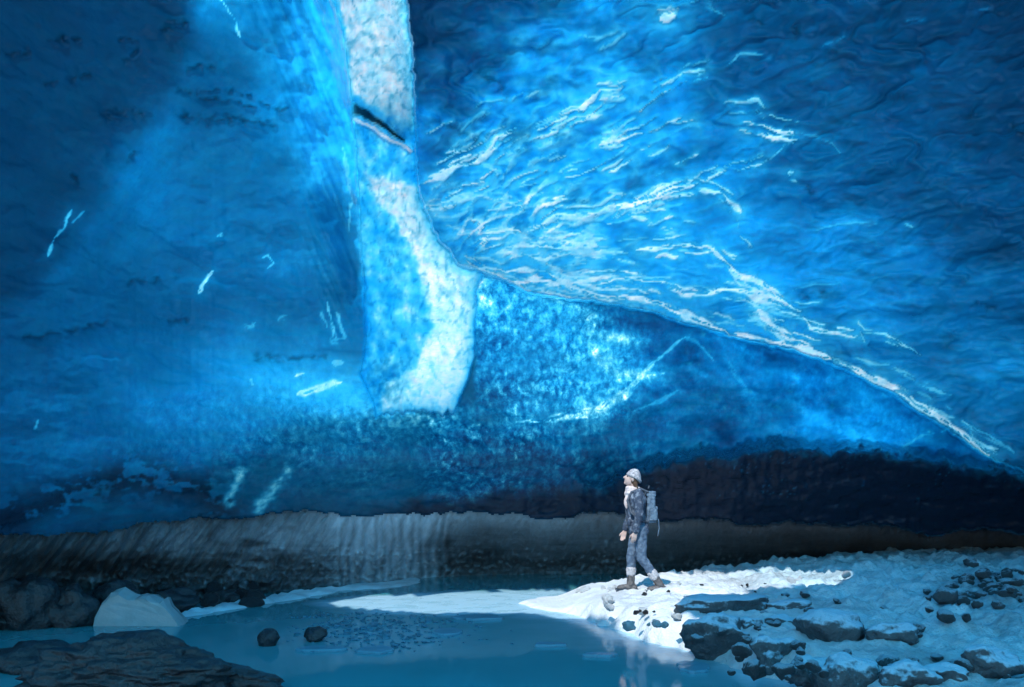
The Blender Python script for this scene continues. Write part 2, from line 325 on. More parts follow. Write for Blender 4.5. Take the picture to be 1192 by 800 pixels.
def build_cave():
    a0, a1 = -13.0, 31.5
    al = np.concatenate([np.linspace(a0, a1, 470), np.linspace(a1, 152, 75)[1:]])
    Ui = np.linspace(-.70, .70, 830)
    Uo = .70 * np.geomspace(1, 20, 26)[1:]
    U1 = np.concatenate([-Uo[::-1], Ui, Uo])
    A, U = np.meshgrid(np.radians(al), U1, indexing='ij')
    Ac = np.minimum(A, math.radians(a1))
    py = HY - F * np.tan(Ac)
    px0 = CX + F * U / np.cos(Ac)
    px = np.clip(px0, -130, 1320)
    # gentle warp so that no edge is a drawn line
    wx = fbm(px / 38, py / 38, 1.3, 3) * 3.2; wy = fbm(px / 38, py / 38, 7.9, 3) * 3.2
    fx = fbm(px / 9, py / 9, 4.4, 2) * 1.4; fy = fbm(px / 9, py / 9, 12.2, 2) * 1.4
    qx, qy = px + wx + fx, py + wy + fy
    base, lip = curve(px, BASE_ROW), curve(px, LIP_ROW)
    lip = lip + fbm(px / 14, 3.1, 0, 3) * 3.5 + fbm(px / 75, 9.1, 0, 3) * 7 + fbm(px / 3.5, 1.1, 0, 2) * 1.3 * sstep(560, 480, px)
    Db = CAMZ * F / (base - HY)
    Dl = curve(px, [(-130, 9.3), (0, 10.2), (200, 12.7), (400, 14.5), (500, 15.2), (700, 15.6), (1192, 15.6), (1320, 15)])
    Dt = curve(px, [(-130, 7.0), (0, 8.2), (150, 9.3), (300, 10.3), (420, 11.6), (520, 12.6), (700, 12.8), (1192, 12.5), (1320, 12)])
    t = np.clip((lip - py) / lip, -.05, 1.1); tp = np.clip(t, 0, 2)
    D = Dl + (Dt - Dl) * tp ** 1.15
    inv = (px > -129) & (px < 1319)
    # left bowl: hollow in the middle, ribs of the wall
    bowl = np.exp(-((px - 230) / 190) ** 2 - ((py - 330) / 130) ** 2); D = D + .7 * bowl
    rib_d, _ = seg_dist(qx, qy, [(240, -60), (205, 90), (150, 190), (90, 270), (40, 340)])
    D = D - .12 * np.exp(-(rib_d / 42) ** 2)
    # low swelling mound in front of the column foot
    mound = np.exp(-((px - 480) / 190) ** 2 - ((py - 530) / 34) ** 2); D = D - .55 * mound
    # curtain fold
    cd, ca = seg_dist(px + wx, py + wy, [(318, -120), (352, 0), (378, 90), (398, 180), (408, 260), (412, 330)])
    D = D - (.95 - .55 * ca) * np.exp(-(cd / (46 - 26 * ca)) ** 2)
    # right-hand ceiling sheet hanging in front of the rear wall
    sd = poly_sd(qx, qy, SHEET_POLY)
    Dsh = 10.8 + py / 400 * 2.6 - 2.2 * np.clip((px - 500) / 692, 0, 2) ** 1.3
    Dsh = Dsh - .25 * np.exp(-np.clip(-sd, 0, 999) / 30)            # thickened rim
    sheet = sstep(2.5, -2.5, sd)
    D = D * (1 - sheet) + Dsh * sheet
    # dark debris ledge
    ltop = curve(px, LEDGE_TOP) + fbm(px / 55, 2.2, 0, 4) * 9 + fbm(px / 12, py / 12, 0, 3) * 5
    led = sstep(640, 800, px) * sstep(-9, 9, py - ltop) * sstep(2, -2, py - lip)
    D = D - 1.7 * led * (1 - .75 * sheet) * (1 - .35 * np.clip((py - ltop) / 90, 0, 1))
    led2 = sstep(380, 500, px) * sstep(-6, 6, py - ltop) * sstep(3, -3, py - lip) * (1 - sheet)
    # white column in the cleft
    cs = poly_sd(px + wx * .5 + fx * .6, py + wy * .5 + fy * .6 + sstep(440, 478, py) * (fbm(px / 7, py / 40, 17.7, 3) * 5 + 3 * np.sin((px - 440) / 30)), COLUMN)
    mid = curve(py, [(-80, 405), (0, 425), (90, 444), (200, 450), (280, 470), (340, 488), (400, 492), (482, 484)])
    hw = curve(py, [(-80, 34), (0, 36), (90, 39), (200, 36), (280, 48), (340, 66), (400, 66), (482, 48)])
    Dc = curve(py, [(-80, 12.4), (0, 12.6), (120, 13.0), (200, 13.4), (300, 13.9), (400, 14.2), (490, 14.5)]) - .5 * (1 - np.clip((px - mid) / hw, -1, 1) ** 2)
    colm = sstep(1.5, -1.5, cs) * (1 - sheet)
    D = D * (1 - colm) + Dc * colm
    crk, cra = seg_dist(px + fx, py + fy, [(406, 124), (425, 133), (446, 146), (470, 164)])
    crack = sstep(7.5 - 5 * cra, 5.0 - 4.6 * cra, crk) * colm
    lg, lga = seg_dist(px + fx, py + fy, [(406, 136), (428, 146), (448, 160), (466, 168), (478, 176)])
    lgm = sstep(3.4, 1.6, lg) * colm
    D = D + .5 * crack - .18 * lgm
    # silt foot wall
    silt = sstep(-1.5, 1.5, py - lip)
    un = curve(px, [(-130, .1), (300, .12), (480, .2), (560, .5), (1320, .6)])
    k = np.clip((py - lip) / np.maximum(base - lip, 1), 0, 1.6)
    Dsilt = np.where(k < 1, (Dl + .1) + (Db + un - Dl - .1) * sstep(0, 1, k) * 1.0, Db + un)
    ribs = np.sin((px + fbm(px / 25, py / 60, 2.1, 2) * 7 + (py - 640) * .10) / 11.2 * 2 * math.pi)
    ribm = sstep(380, 405, px) * sstep(530, 515, px)
    rough = fbm(px / 7 + (py - 640) * .10, py / 30, 5.5, 4)
    D = D * (1 - silt) + Dsilt * silt
    leftm = sstep(560, 500, px)
    D = D + silt * (ribm * ribs * .055 + (1 - ribm) * rough * .10 * (.25 + .75 * leftm))
    stones = np.clip(fbm(px / 5.5, py / 4.5, 21.2, 3), 0, 1) * silt * sstep(.35, .75, k + .2 * fbm(px / 30, py / 10, 3.9, 2))
    D = D - stones * .16
    lowk = silt * sstep(.55, 1.0, k) * sstep(420, 250, px)
    D = D - lowk * (.25 + .5 * np.abs(fbm(px / 30, py / 18, 3.3, 4)))
    # surface relief in world space
    X, Y, Z = (px - CX) / F * D, D, CAMZ - (py - HY) / F * D
    notsilt = 1 - silt
    ang = math.radians(-8)
    sc1 = fbm(X * .9, Y * .9, Z * 2.0, 4); sc2 = ridge(X * 1.05 + sc1, Y * 1.05, Z * 2.1 + sc1 * .7, 2)
    D = D + notsilt * (1 - colm * .5) * (sc1 * .07 - (sc2 - .4) * (.03 + .08 * sheet) - fbm(X * 5, Y * 5, Z * 9, 3) * .008)
    flute = fbm((px - .42 * py) / 16, py / 160, 3.7, 3)
    curt = np.exp(-(cd / 50) ** 2) * (1 - colm) * (1 - sheet)
    D = D - curt * flute * .14
    # ---------------- ice tone: glow and dark areas painted as clearness and thickness
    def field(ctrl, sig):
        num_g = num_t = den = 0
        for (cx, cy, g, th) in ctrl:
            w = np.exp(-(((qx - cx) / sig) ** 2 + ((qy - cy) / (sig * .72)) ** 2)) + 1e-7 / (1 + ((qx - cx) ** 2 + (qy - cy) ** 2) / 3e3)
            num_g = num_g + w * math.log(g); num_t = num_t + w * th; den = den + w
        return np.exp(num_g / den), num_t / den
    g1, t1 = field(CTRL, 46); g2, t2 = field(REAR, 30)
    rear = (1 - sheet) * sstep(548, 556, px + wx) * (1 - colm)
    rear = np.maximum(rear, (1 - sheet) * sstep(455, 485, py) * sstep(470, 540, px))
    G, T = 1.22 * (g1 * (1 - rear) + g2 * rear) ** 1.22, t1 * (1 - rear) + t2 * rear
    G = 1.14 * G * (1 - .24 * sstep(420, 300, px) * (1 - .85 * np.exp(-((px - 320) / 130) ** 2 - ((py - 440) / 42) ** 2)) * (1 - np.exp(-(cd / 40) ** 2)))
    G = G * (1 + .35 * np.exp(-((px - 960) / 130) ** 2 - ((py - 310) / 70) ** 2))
    blob_ = fbm(px / 22, py / 22, 27.3, 3); xl = curve(py, [(-60, 236), (60, 214), (90, 204), (190, 150), (270, 92), (340, 36), (420, -60)]); G = G * (1 - .20 * sstep(22, -16, qx + fx * 5 + blob_ * 14 - xl)) * (1 + .22 * np.exp(-((qx + fx * 2 - xl - 16) / 16) ** 2) * (py < 330))
    flow = fbm(X * .7 + sc1 * .3, Y * .4, Z * 4.2, 4); blot = fbm(X * 1.3, Y * 1.3, Z * 2.2, 4)
    mott = sheet * np.exp(-((px - 620) / 200) ** 2 - ((py - 160) / 190) ** 2)
    G = G * np.exp((.16 + .10 * sheet) * flow + (.14 + .12 * sheet) * blot + .9 * mott * fbm(X * 1.7 + 3, Y * 1.7, Z * 2.6, 4))
    cel = fbm(px / 26, py / 19, 4.9, 4); T = T + .05 * sc2 - sheet * (.16 + .14 * mott) * sstep(.50, .92, sc2) - .10 * mott * blot - .42 * mott * np.clip(cel, -.5, .9); G = G * (1 + .25 * mott * cel) * (1 + .30 * mott)
    # scallop shading marks on the right-hand ceiling
    rsc = sheet * sstep(820, 980, px); G = G * np.exp(-rsc * .55 * np.clip(fbm((px + py * .55) / 34, (py - px * .16) / 9, 2.5, 3), 0, 2))
    G = G * (1 + .75 * curt * flute * (1 - ca)); T = T - .12 * curt * flute
    for w_, pts in DARKS:
        d, _ = seg_dist(qx + fx * 2, qy + fy * 2, pts); f = np.exp(-(d / w_) ** 2) * np.clip(.55 + 1.1 * fbm(px / 11, py / 6, 15.2, 3), 0, 1); G = G * (1 - .60 * f); D = D + .05 * f
    fac = fbm((px + py * .9) / 60, (py - px * .5) / 26, 11.3, 3); vein = ridge((px + py * .75) / 55 + wx * .03, (py - px * .7) / 40, 6.4, 3)
    rr_ = rear * sstep(690, 790, px) * (1 - led); G = G * (1 + rr_ * .55 * fac); T = T + rr_ * (.10 - .22 * fac) - rr_ * .30 * sstep(.78, .95, vein)
    crys = .10 * np.ones_like(G)
    crys = crys + rear * (1 - led) * (sstep(800, 690, px) * .50 + .16) + np.exp(-((px - 400) / 210) ** 2 - ((py - 520) / 50) ** 2) * .55
    # raised crests, their white glints and halos painted as thin ice
    S = np.zeros_like(G); Sr = np.zeros_like(G)
    brk = fbm((px * .94 - py * .34) / 13, (py * .94 + px * .34) / 6, 6.1, 3); fine = fbm(px / 6, py / 3.5, 9.3, 2)
    def companions(lst):
        rs = random.Random(3); out = list(lst)
        for w_, st, pts in lst:
            if pts[0][0] < 485 or st < .75: continue
            for _ in range(6 if w_ >= 3.4 else 2):
                o_ = rs.choice((-1, 1)) * rs.uniform(4, 13); n_ = len(pts); i0 = rs.randrange(0, max(1, n_ - 2)); sub = pts[i0:i0 + max(2, rs.randint(2, 4))]
                if len(sub) < 2: continue
                out.append((w_ * rs.uniform(.28, .6), st * rs.uniform(.6, 1.0), [(a + rs.uniform(-5, 5), b + o_ + rs.uniform(-2.5, 2.5)) for a, b in sub]))
        while len(out) < len(lst) + 330:
            u = rs.random(); a = rs.uniform(495, 800) if u < .8 else rs.uniform(700, 930); b = rs.gauss(235, 62) if u < .8 else 330 + (a - 640) * .18 + rs.gauss(0, 26)
            if b < 110 or b > 400 or (a > 700 and b < 150 and rs.random() < .7): continue
            sl = -.52 + np.clip((b - 190) / 150, -.1, 1.0) * .80 + rs.gauss(0, .14); L = rs.uniform(10, 46); c = rs.uniform(-.012, .012)
            out.append((rs.uniform(.9, 2.3) * (1 if u < .8 else .9), rs.uniform(.35, 1.0), [(a + L * f, b + sl * L * f + c * (L * (f - .5)) ** 2) for f in (0, .33, .66, 1)]))
        return out
    def crest(dst, lst, m):  # paints each streak as a white core with a soft halo
        for w_, st, pts in lst:
            xs = [p[0] for p in pts]; ys = [p[1] for p in pts]
            sel = (px > min(xs) - 30) & (px < max(xs) + 30) & (py > min(ys) - 30) & (py < max(ys) + 30)
            if not sel.any(): continue
            d, al_, off, run = seg_strand((px + wx * .9 + fx * .7)[sel], (py + wy * .9 + fy * .6)[sel], pts)
            taper = np.clip(np.minimum(al_, 1 - al_) * 5 + .30, 0, 1); sd_ = pts[0][0] * .37 + pts[0][1] * .11
            strand = fbm(run / 24 + sd_, off / 3.2 - run * .02, sd_, 3); swell = fbm(run / 30, sd_, 0.5, 2)
            w = w_ * 1.55 * taper * np.clip(1.0 + swell * 1.0, .25, 2.0)
            env = sstep(w * 1.15, w * .25, d)
            core = st * np.clip(env * sstep(-.30, .16, strand + .55 * env - .30) * 1.15, 0, 1)
            halo = (.42 if pts[0][0] > 470 else .14) * st * np.exp(-(d / (w_ * 3.0)) ** 2) * np.clip(.7 + swell, 0, 1)
            dst[sel] = np.maximum(dst[sel], np.maximum(core, halo) * m[sel])
    ones = np.ones_like(G)
    crest(S, companions(STREAKS), np.where(px < 470, 1 - colm, sheet)); crest(Sr, REAR_STREAKS, (1 - sheet) * (1 - colm))
    th_ = np.arctan2(py - 335, px - 480) ; rr = np.hypot(px - 480, py - 335)
    net = ridge(th_ * 9 + wx * .05, rr / 46 + wy * .04, 2.7, 3); net2 = ridge(th_ * 5, rr / 22, 8.1, 2)
    nm = sheet * sstep(30, 70, rr) * sstep(300, 150, rr) * sstep(-1.15, -.85, th_) * (.65 + .5 * np.exp(-((th_ + .05) / .35) ** 2)) * np.clip(.75 + blot * .9, 0, 1.4)
    S = np.maximum(S, 1.0 * np.clip(nm * 1.2, 0, 1) * sstep(.56, .80, net + .12 * net2 + .06 * fine))
    rimz = sheet * np.exp(-np.clip(-sd, 0, 99) / 7) * sstep(640, 720, px) * sstep(1165, 1120, px)
    S = np.maximum(S, .65 * rimz * sstep(.0, .35, brk + .15))
    S = np.maximum(S, Sr)
    for bx, by, sx, sy, am in ((722, 393, 26, 8, .75), (742, 436, 24, 7, .75), (708, 424, 8, 16, .45), (565, 338, 10, 18, .5)):
        S = np.maximum(S, am * np.exp(-((px + fx - bx) / sx) ** 2 - ((py + fy - by - .12 * (px - bx)) / sy) ** 2) * (1 - sheet) * (1 - colm))
    T = T * (1 - S) + .10 * S; G = G * (1 - S) + S
    D = D - .07 * S * sheet
    # column tone: frost white, with extra brightness and edge rounding painted in
    wl = sstep(5, -5, poly_sd(qx + fx * 2, qy + fy * 2, WHITE_LOW)); wt = sstep(5, -5, poly_sd(qx + fx * 2, qy + fy * 2, WHITE_TOP)) * sstep(150, 118, qy - (px - 440) * .35)
    cyan = np.clip(.58 + .42 * fbm(px / 16, py / 22, 3.9, 4) + .05 * fine, .12, 1.2)
    white = np.clip(.10 + .06 * fbm(px / 10, py / 14, 1.9, 4), .0, .3)
    wh = np.clip(wl + wt, 0, 1)
    Tc = white * wh + cyan * (1 - wh)
    tex = np.exp(.26 * fbm(px / 10, py / 12, 8.8, 4) + .08 * fbm(px / 3.2, py / 3.6, 4.8, 2) - 1.5 * np.clip(ridge(px / 17, py / 22, 4.2, 3) - .66, 0, 1) - .55 * np.exp(-((px - 450) / 26) ** 2 - ((py - 448) / 26) ** 2) * (1 + fbm(px / 7, py / 7, 3.8, 3)))
    D = D + colm * (.05 * fbm(px / 14, py / 18, 2.2, 3) + .02 * ridge(px / 8, py / 12, 5.1, 2))
    sd_col = -np.clip(sd, 0, 99)
    colq = np.where(px < mid, sstep(7, -7, cs), colm) * (1 - sheet)
    Gc = (.80 + .20 * sstep(240, 400, py) + .35 * np.exp(-((px - 495) / 45) ** 2 - ((py - 450) / 55) ** 2)) * wh + (1 - wh) * .96
    Tc = Tc + .55 * np.clip(1 - tex, 0, 1); Gc = np.clip(Gc * tex ** .7, .05, 1.0)
    Gc = Gc * (1 - .97 * crack); Gc = np.maximum(Gc, lgm * .95); Tc = Tc + .5 * np.exp(-np.clip(-cs, 0, 99) / 5.5) * np.where(py > 322, 1, .0) + .45 * np.exp(-np.clip(-sd_col, 0, 99) / 6) * (py <= 322); Tc = Tc * (1 - lgm) + .06 * lgm
    G = G * (1 - colq) + Gc * colq; T = T * (1 - colq) + Tc * colq
    crys = crys * (1 - colm) + .035 * colm
    # debris
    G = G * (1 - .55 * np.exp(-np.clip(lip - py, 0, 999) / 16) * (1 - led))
    dirt = np.maximum(led, led2)
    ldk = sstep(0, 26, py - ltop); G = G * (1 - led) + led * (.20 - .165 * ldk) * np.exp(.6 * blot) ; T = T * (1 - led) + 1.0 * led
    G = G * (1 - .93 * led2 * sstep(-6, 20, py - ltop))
    lb, _ = seg_dist(qx, qy, [(-120, 640), (0, 606), (80, 575), (150, 555), (230, 570), (260, 590)]); df = np.exp(-(lb / 24) ** 2) * sstep(-.30, .15, fbm(px / 30, py / 15, 14.4, 3) + .5 * fbm(px / 9, py / 7, 13.1, 3) + .12)
    G = G * (1 - .86 * df); dirt = np.maximum(dirt, df * .8)
    crys = np.where(led > .3, .62, crys) * (.75 + .5 * np.clip(blot + .3, -.6, 1))
    # white scars on the lower left ice
    for pts in ([(268, 585), (276, 562), (283, 545)], [(310, 588), (322, 568), (334, 548)], [(302, 592), (312, 575)]):
        d, _ = seg_dist(qx + fx * 2, qy + fy * 2, pts); f = np.exp(-(d / 6) ** 2) * np.clip(.8 + brk, 0, 1); G = G * (1 - f) + .42 * f; T = T * (1 - f) + .38 * f
    foot = np.exp(-((px - 482) / 62) ** 2) * np.exp(-((py - 486) / 13) ** 2) * (py > 470) * (1 - colq); fk = np.clip(.55 + .8 * fbm(px / 6, py / 4.5, 19.4, 3), 0, 1)  # glow at the column foot, painted into the ice tone
    T = T * (1 - .55 * foot * fk); G = np.clip(G * (1 + 1.8 * foot * fk), 0, 1)
    flk = sstep(.42, .75, fbm(px / 4.2, py / 3.0, 23.1, 3)) * (led + .7 * led2); flk = flk * np.clip(.15 + 1.1 * fbm(px / 45, py / 22, 25.5, 3), 0, 1); G = G + flk * .10 * sstep(604, 540, py); T = T - .10 * flk
    G = np.clip(G, .002, 1.0); T = np.clip(T, .02, 1.6)
    # ---------------- silt colour
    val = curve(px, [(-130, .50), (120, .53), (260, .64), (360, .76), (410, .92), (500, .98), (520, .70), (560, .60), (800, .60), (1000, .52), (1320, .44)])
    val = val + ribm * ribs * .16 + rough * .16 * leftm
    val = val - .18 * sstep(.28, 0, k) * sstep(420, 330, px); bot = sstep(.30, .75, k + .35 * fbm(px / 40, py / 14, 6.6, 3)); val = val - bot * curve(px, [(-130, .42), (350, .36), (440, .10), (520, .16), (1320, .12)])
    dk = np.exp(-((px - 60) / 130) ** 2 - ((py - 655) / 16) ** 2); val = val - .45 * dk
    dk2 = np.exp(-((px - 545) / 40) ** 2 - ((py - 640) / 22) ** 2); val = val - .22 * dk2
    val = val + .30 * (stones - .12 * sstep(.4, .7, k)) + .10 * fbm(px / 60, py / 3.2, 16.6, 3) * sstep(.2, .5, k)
    val = np.clip(val, 0.02, 1)
    # ---------------- 3-D points
    rho = D / np.cos(Ac)
    z31 = rho * np.sin(math.radians(a1)) + CAMZ
    zt = z31 + (9.9 - z31) * sstep(0, 45, np.degrees(A) - a1); zt = zt + (4.2 - zt) * sstep(95, 152, np.degrees(A))
    over = A > math.radians(a1)
    rho = np.where(over, (zt - CAMZ) / np.maximum(np.sin(A), .2), rho)
    
    lim = 14.0 / np.maximum(np.abs(U), .05)
    rho = (rho ** -6 + lim ** -6) ** (-1 / 6)
    P = np.stack([rho * U, rho * np.cos(A), CAMZ + rho * np.sin(A)], -1)
    ov = np.maximum(sstep(31.5, 50, np.degrees(A)), .6 * sstep(760, 1700, np.abs(px0 - 596)))
    G = G * (1 - ov) + .95 * ov; T = T * (1 - ov) + .50 * ov  # unseen overhead ice made thin and clear to brighten the hall
    # ---------------- faces
    R, C = A.shape
    idx = np.arange(R * C).reshape(R, C)
    q = np.stack([idx[:-1, :-1], idx[:-1, 1:], idx[1:, 1:], idx[1:, :-1]], -1).reshape(-1, 4)
    fc = P.reshape(-1, 3)[q].mean(1)
    # unseen openings cut in the roof to throw sun on the walker and the snow tongue
    s = SUN; kz = (fc[:, 2] - .12) / s[2]; gx, gy = fc[:, 0] - kz * s[0], fc[:, 1] - kz * s[1]
    lit = [ground_pt(a, b, c) for a, b, c in ((368, 701, .02), (430, 693, .02), (560, 688, .02), (660, 685, .03), (705, 676, .2), (800, 668, .3), (985, 670, .4), (1010, 684, .3), (850, 692, .3), (800, 708, .25), (815, 735, .15), (800, 756, .05), (735, 742, .03), (690, 722, .02), (600, 713, .02), (450, 712, .02))]
    hole = poly_sd(gx, gy, lit) < fbm(gx * 1.4, gy * 1.4, 0, 3) * .30
    ky = (fc[:, 1] - 12.15) / s[1]; hx, hz = fc[:, 0] - ky * s[0], fc[:, 2] - ky * s[2]
    hole |= (hx > .95) & (hx < 2.9) & (hz > -.2) & (hz < 2.1)
    ok = (fc[:, 2] > 5.2) & ((fc[:, 2] - CAMZ) > .60 * fc[:, 1])
    keep = ~(hole & ok)
    r = {'column': colm, 'silt': silt, 'ledge': led, 'sheet': sheet}
    fm = {k_: v.ravel()[q].mean(1) for k_, v in r.items()}
    curtf = (((cd < 40 - 16 * ca) & (py < 335)) * 1.0).ravel()[q].mean(1)
    rearf = rear.ravel()[q].mean(1)
    reg = np.zeros(len(q), int)
    reg[rearf > .5] = 4; reg[curtf > .5] = 5; reg[fm['sheet'] > .5] = 1; reg[(fm['ledge'] > .5) & (fm['sheet'] < .6)] = 3; reg[fm['column'] > .5] = 2; reg[fm['silt'] > .5] = 6
    reg[(reg == 0) & (over.ravel()[q[:, 0]])] = 1
    reg[~keep] = -1
    co = P.reshape(-1, 3); at_ = {'thick_glint': T.ravel(), 'clear': G.ravel(), 'crystal': crys.ravel(), 'dirt': dirt.ravel(), 'val': val.ravel()}  # thickness and clearness hold painted brightness and glints
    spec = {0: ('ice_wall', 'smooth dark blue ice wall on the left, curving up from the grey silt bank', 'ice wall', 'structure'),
            1: ('cave_ceiling', 'blue scalloped ice ceiling on the right with painted white glints along its crests', 'ceiling', 'structure'),
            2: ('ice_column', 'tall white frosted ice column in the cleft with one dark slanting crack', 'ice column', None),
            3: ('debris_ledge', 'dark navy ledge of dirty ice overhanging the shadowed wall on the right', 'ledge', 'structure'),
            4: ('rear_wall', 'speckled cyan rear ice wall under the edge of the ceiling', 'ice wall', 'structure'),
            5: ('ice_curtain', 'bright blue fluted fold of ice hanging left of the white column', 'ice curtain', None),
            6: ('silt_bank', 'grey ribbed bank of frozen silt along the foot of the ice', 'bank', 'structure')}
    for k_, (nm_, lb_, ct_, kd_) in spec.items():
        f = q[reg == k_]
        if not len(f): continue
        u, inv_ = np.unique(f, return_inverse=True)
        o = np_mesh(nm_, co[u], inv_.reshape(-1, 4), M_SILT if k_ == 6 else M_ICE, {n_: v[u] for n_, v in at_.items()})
        tag(o, lb_, ct_, None, kd_)
build_cave()

# ------------------------------------------------------------------ ground, pool, snow
def blue(x, y): return np.maximum(sstep(3.0, 4.4, x + fbm(x * 1.2, y * 1.2, 4, 3) * .5), sstep(-1, -3, x)) * .9  # blue cave light painted into the snow colour away from the sun patch
def grid_field(name, x0, x1, y0, y1, step, fn, mat, attrs=False):
    xs, ys = np.arange(x0, x1 + step, step), np.arange(y0, y1 + step, step)
    X, Y = np.meshgrid(xs, ys); Z, dirt, keep = fn(X, Y)
    R, C = X.shape; idx = np.arange(R * C).reshape(R, C)
    q = np.stack([idx[:-1, :-1], idx[:-1, 1:], idx[1:, 1:], idx[1:, :-1]], -1).reshape(-1, 4)
    q = q[keep.ravel()[q].any(1)]
    u, inv = np.unique(q, return_inverse=True); co = np.stack([X, Y, Z], -1).reshape(-1, 3)
    return np_mesh(name, co[u], inv.reshape(-1, 4), mat, {'dirt': dirt.ravel()[u], 'film': dirt.ravel()[u], 'blue': blue(co[u][:, 0], co[u][:, 1])})

def flat_field(name, half, z, mat, n=60):
    t = np.linspace(-1, 1, n); t = np.sign(t) * np.abs(t) ** 3 * half
    X, Y = np.meshgrid(t, t); idx = np.arange(n * n).reshape(n, n)
    q = np.stack([idx[:-1, :-1], idx[:-1, 1:], idx[1:, 1:], idx[1:, :-1]], -1).reshape(-1, 4)
    return np_mesh(name, np.stack([X, Y, np.full_like(X, z)], -1).reshape(-1, 3), q, mat, {'dirt': np.zeros(n * n)})

M_OUT = NT('bounce_slope_snow'); M_OUT = M_OUT.done(M_OUT.n('ShaderNodeBsdfDiffuse', {'Color': M_OUT.mixc(M_OUT.noise(M_OUT.obj(), .3, 4), (.82, .84, .86, 1), (.90, .90, .90, 1))}).outputs[0])
def bounce_slope_ring():  # unseen slopes added to reflect sunlight onto the back of the ice shell
    th = np.linspace(math.radians(-20), math.radians(200), 90); rr = np.linspace(26, 95, 24)
    T_, R_ = np.meshgrid(th, rr); X, Y = R_ * np.cos(T_), R_ * np.sin(T_) + 6
    h = (R_ - 26) * .95 * (.75 + .25 * np.sin(np.clip(T_, 0, math.pi))); Z = -.7 + h * (1 + .18 * fbm(X / 18, Y / 18, 0, 4)) + .6 * fbm(X / 5, Y / 5, 2, 3) * (h > .5)
    n0, n1 = X.shape; idx = np.arange(n0 * n1).reshape(n0, n1)
    q = np.stack([idx[:-1, :-1], idx[:-1, 1:], idx[1:, 1:], idx[1:, :-1]], -1).reshape(-1, 4)
    o = np_mesh('bounce_slopes', np.stack([X, Y, Z], -1).reshape(-1, 3), q, M_OUT); tag(o, 'unseen snow slopes added behind the cave to bounce light through the ice', 'bounce_slopes', kind='structure')
bounce_slope_ring()
g = flat_field('ground', 900, -.6, M_OUT); tag(g, 'snow covered ground around and below the ice cave', 'ground', kind='structure')
TONGUE = [ground_pt(*p) for p in ((360, 702), (430, 712), (520, 717), (600, 716), (690, 727), (760, 752), (760, 690), (680, 686), (520, 689), (430, 693))]
SHORE_PX = [(585, 703), (640, 713), (676, 722), (720, 738), (780, 757), (840, 776), (900, 794), (960, 812)]
SHORE = [ground_pt(*p) for p in SHORE_PX] + [(2.2, 5.5), (1.0, 3.6), (-3, 2.6), (-12, 2.0), (-12, -4), (12, -4), (12, 18.5)] + \
        [ground_pt(a, b) for a, b in ((1010, 670), (900, 677), (800, 683), (720, 690), (680, 691), (620, 696))]
def bank_h(x, y):
    sd = poly_sd(x, y, SHORE)
    h = curve(x, [(-4, .03), (.7, .04), (1.2, .22), (2.0, .30), (3.2, .34), (4.2, .38), (5.2, .44), (7, .50), (10, .56)])
    near = sstep(5.5, 3.0, y); h = h * (1 - near) + .35 * near
    dep = sstep(6.4, 10.5, y); h = h * (.62 + .38 * dep)
    return sd, h
def snow_fn(x, y):
    e = fbm(x * 1.5, y * 1.5, 2, 3) * .14 + fbm(x * 6, y * 6, 3, 2) * .05
    sd, h = bank_h(x, y); s2 = sd + e
    inn = sstep(.06, -.9 * (.25 + h), s2)
    rough = sstep(0.8, 2.0, x)
    rg = sstep(2.6, 4.2, x); lump = fbm(x * 2.2, y * 2.2, 5, 4) * (.10 + .02 * rg) + np.abs(fbm(x * 6, y * 6, 6, 4)) * (.055 + .015 * rg) + rg * .03 * ridge(x * 3.2, y * 5, 2, 3) + fbm(x * 15, y * 15, 1, 2) * .014
    z = -.10 + (h + .10) * inn + lump * inn * (.10 + .90 * rough) * np.clip(h * 2.6, .08, 1)
    dirt = np.clip(.10 + .42 * sstep(2.5, 3.6, x) + .55 * sstep(.25, -.1, z - .12) * rough * .6 + .4 * fbm(x * .9, y * .9, 9, 3), 0, 1) * sstep(.6, 1.6, x)
    px = CX + F * x / np.maximum(y, 1); 
    pebble = np.exp(-((x - 6.2) / .9) ** 2 - ((y - 10.3) / 1.3) ** 2); dirt = np.clip(dirt + .7 * pebble, 0, 1)
    return z, dirt, s2 < .35
snow = grid_field('snow_bank', -12, 12, -4, 18.5, .04, snow_fn, M_SNOW); tag(snow, 'white snow bank with a thin sunlit tongue reaching into the pool', 'snow bank', kind='structure')
def pool_fn(x, y):
    e = fbm(x * 1.3, y * 1.3, 4, 3) * .22
    a = poly_sd(x, y, TONGUE) + e; b = poly_sd(x, y, SHORE) + e
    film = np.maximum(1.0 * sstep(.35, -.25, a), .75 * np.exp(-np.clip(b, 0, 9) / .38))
    slushy = .35 * np.exp(-((x + 1.6) / 1.2) ** 2 - ((y - 10.4) / 1.1) ** 2)
    return np.zeros_like(x), film + slushy, np.ones(x.shape, bool)
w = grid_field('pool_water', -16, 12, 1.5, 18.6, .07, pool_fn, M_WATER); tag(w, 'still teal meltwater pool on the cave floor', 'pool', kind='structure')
def zsnow(x, y): return float(snow_fn(np.array([[x]]), np.array([[y]]))[0][0, 0])

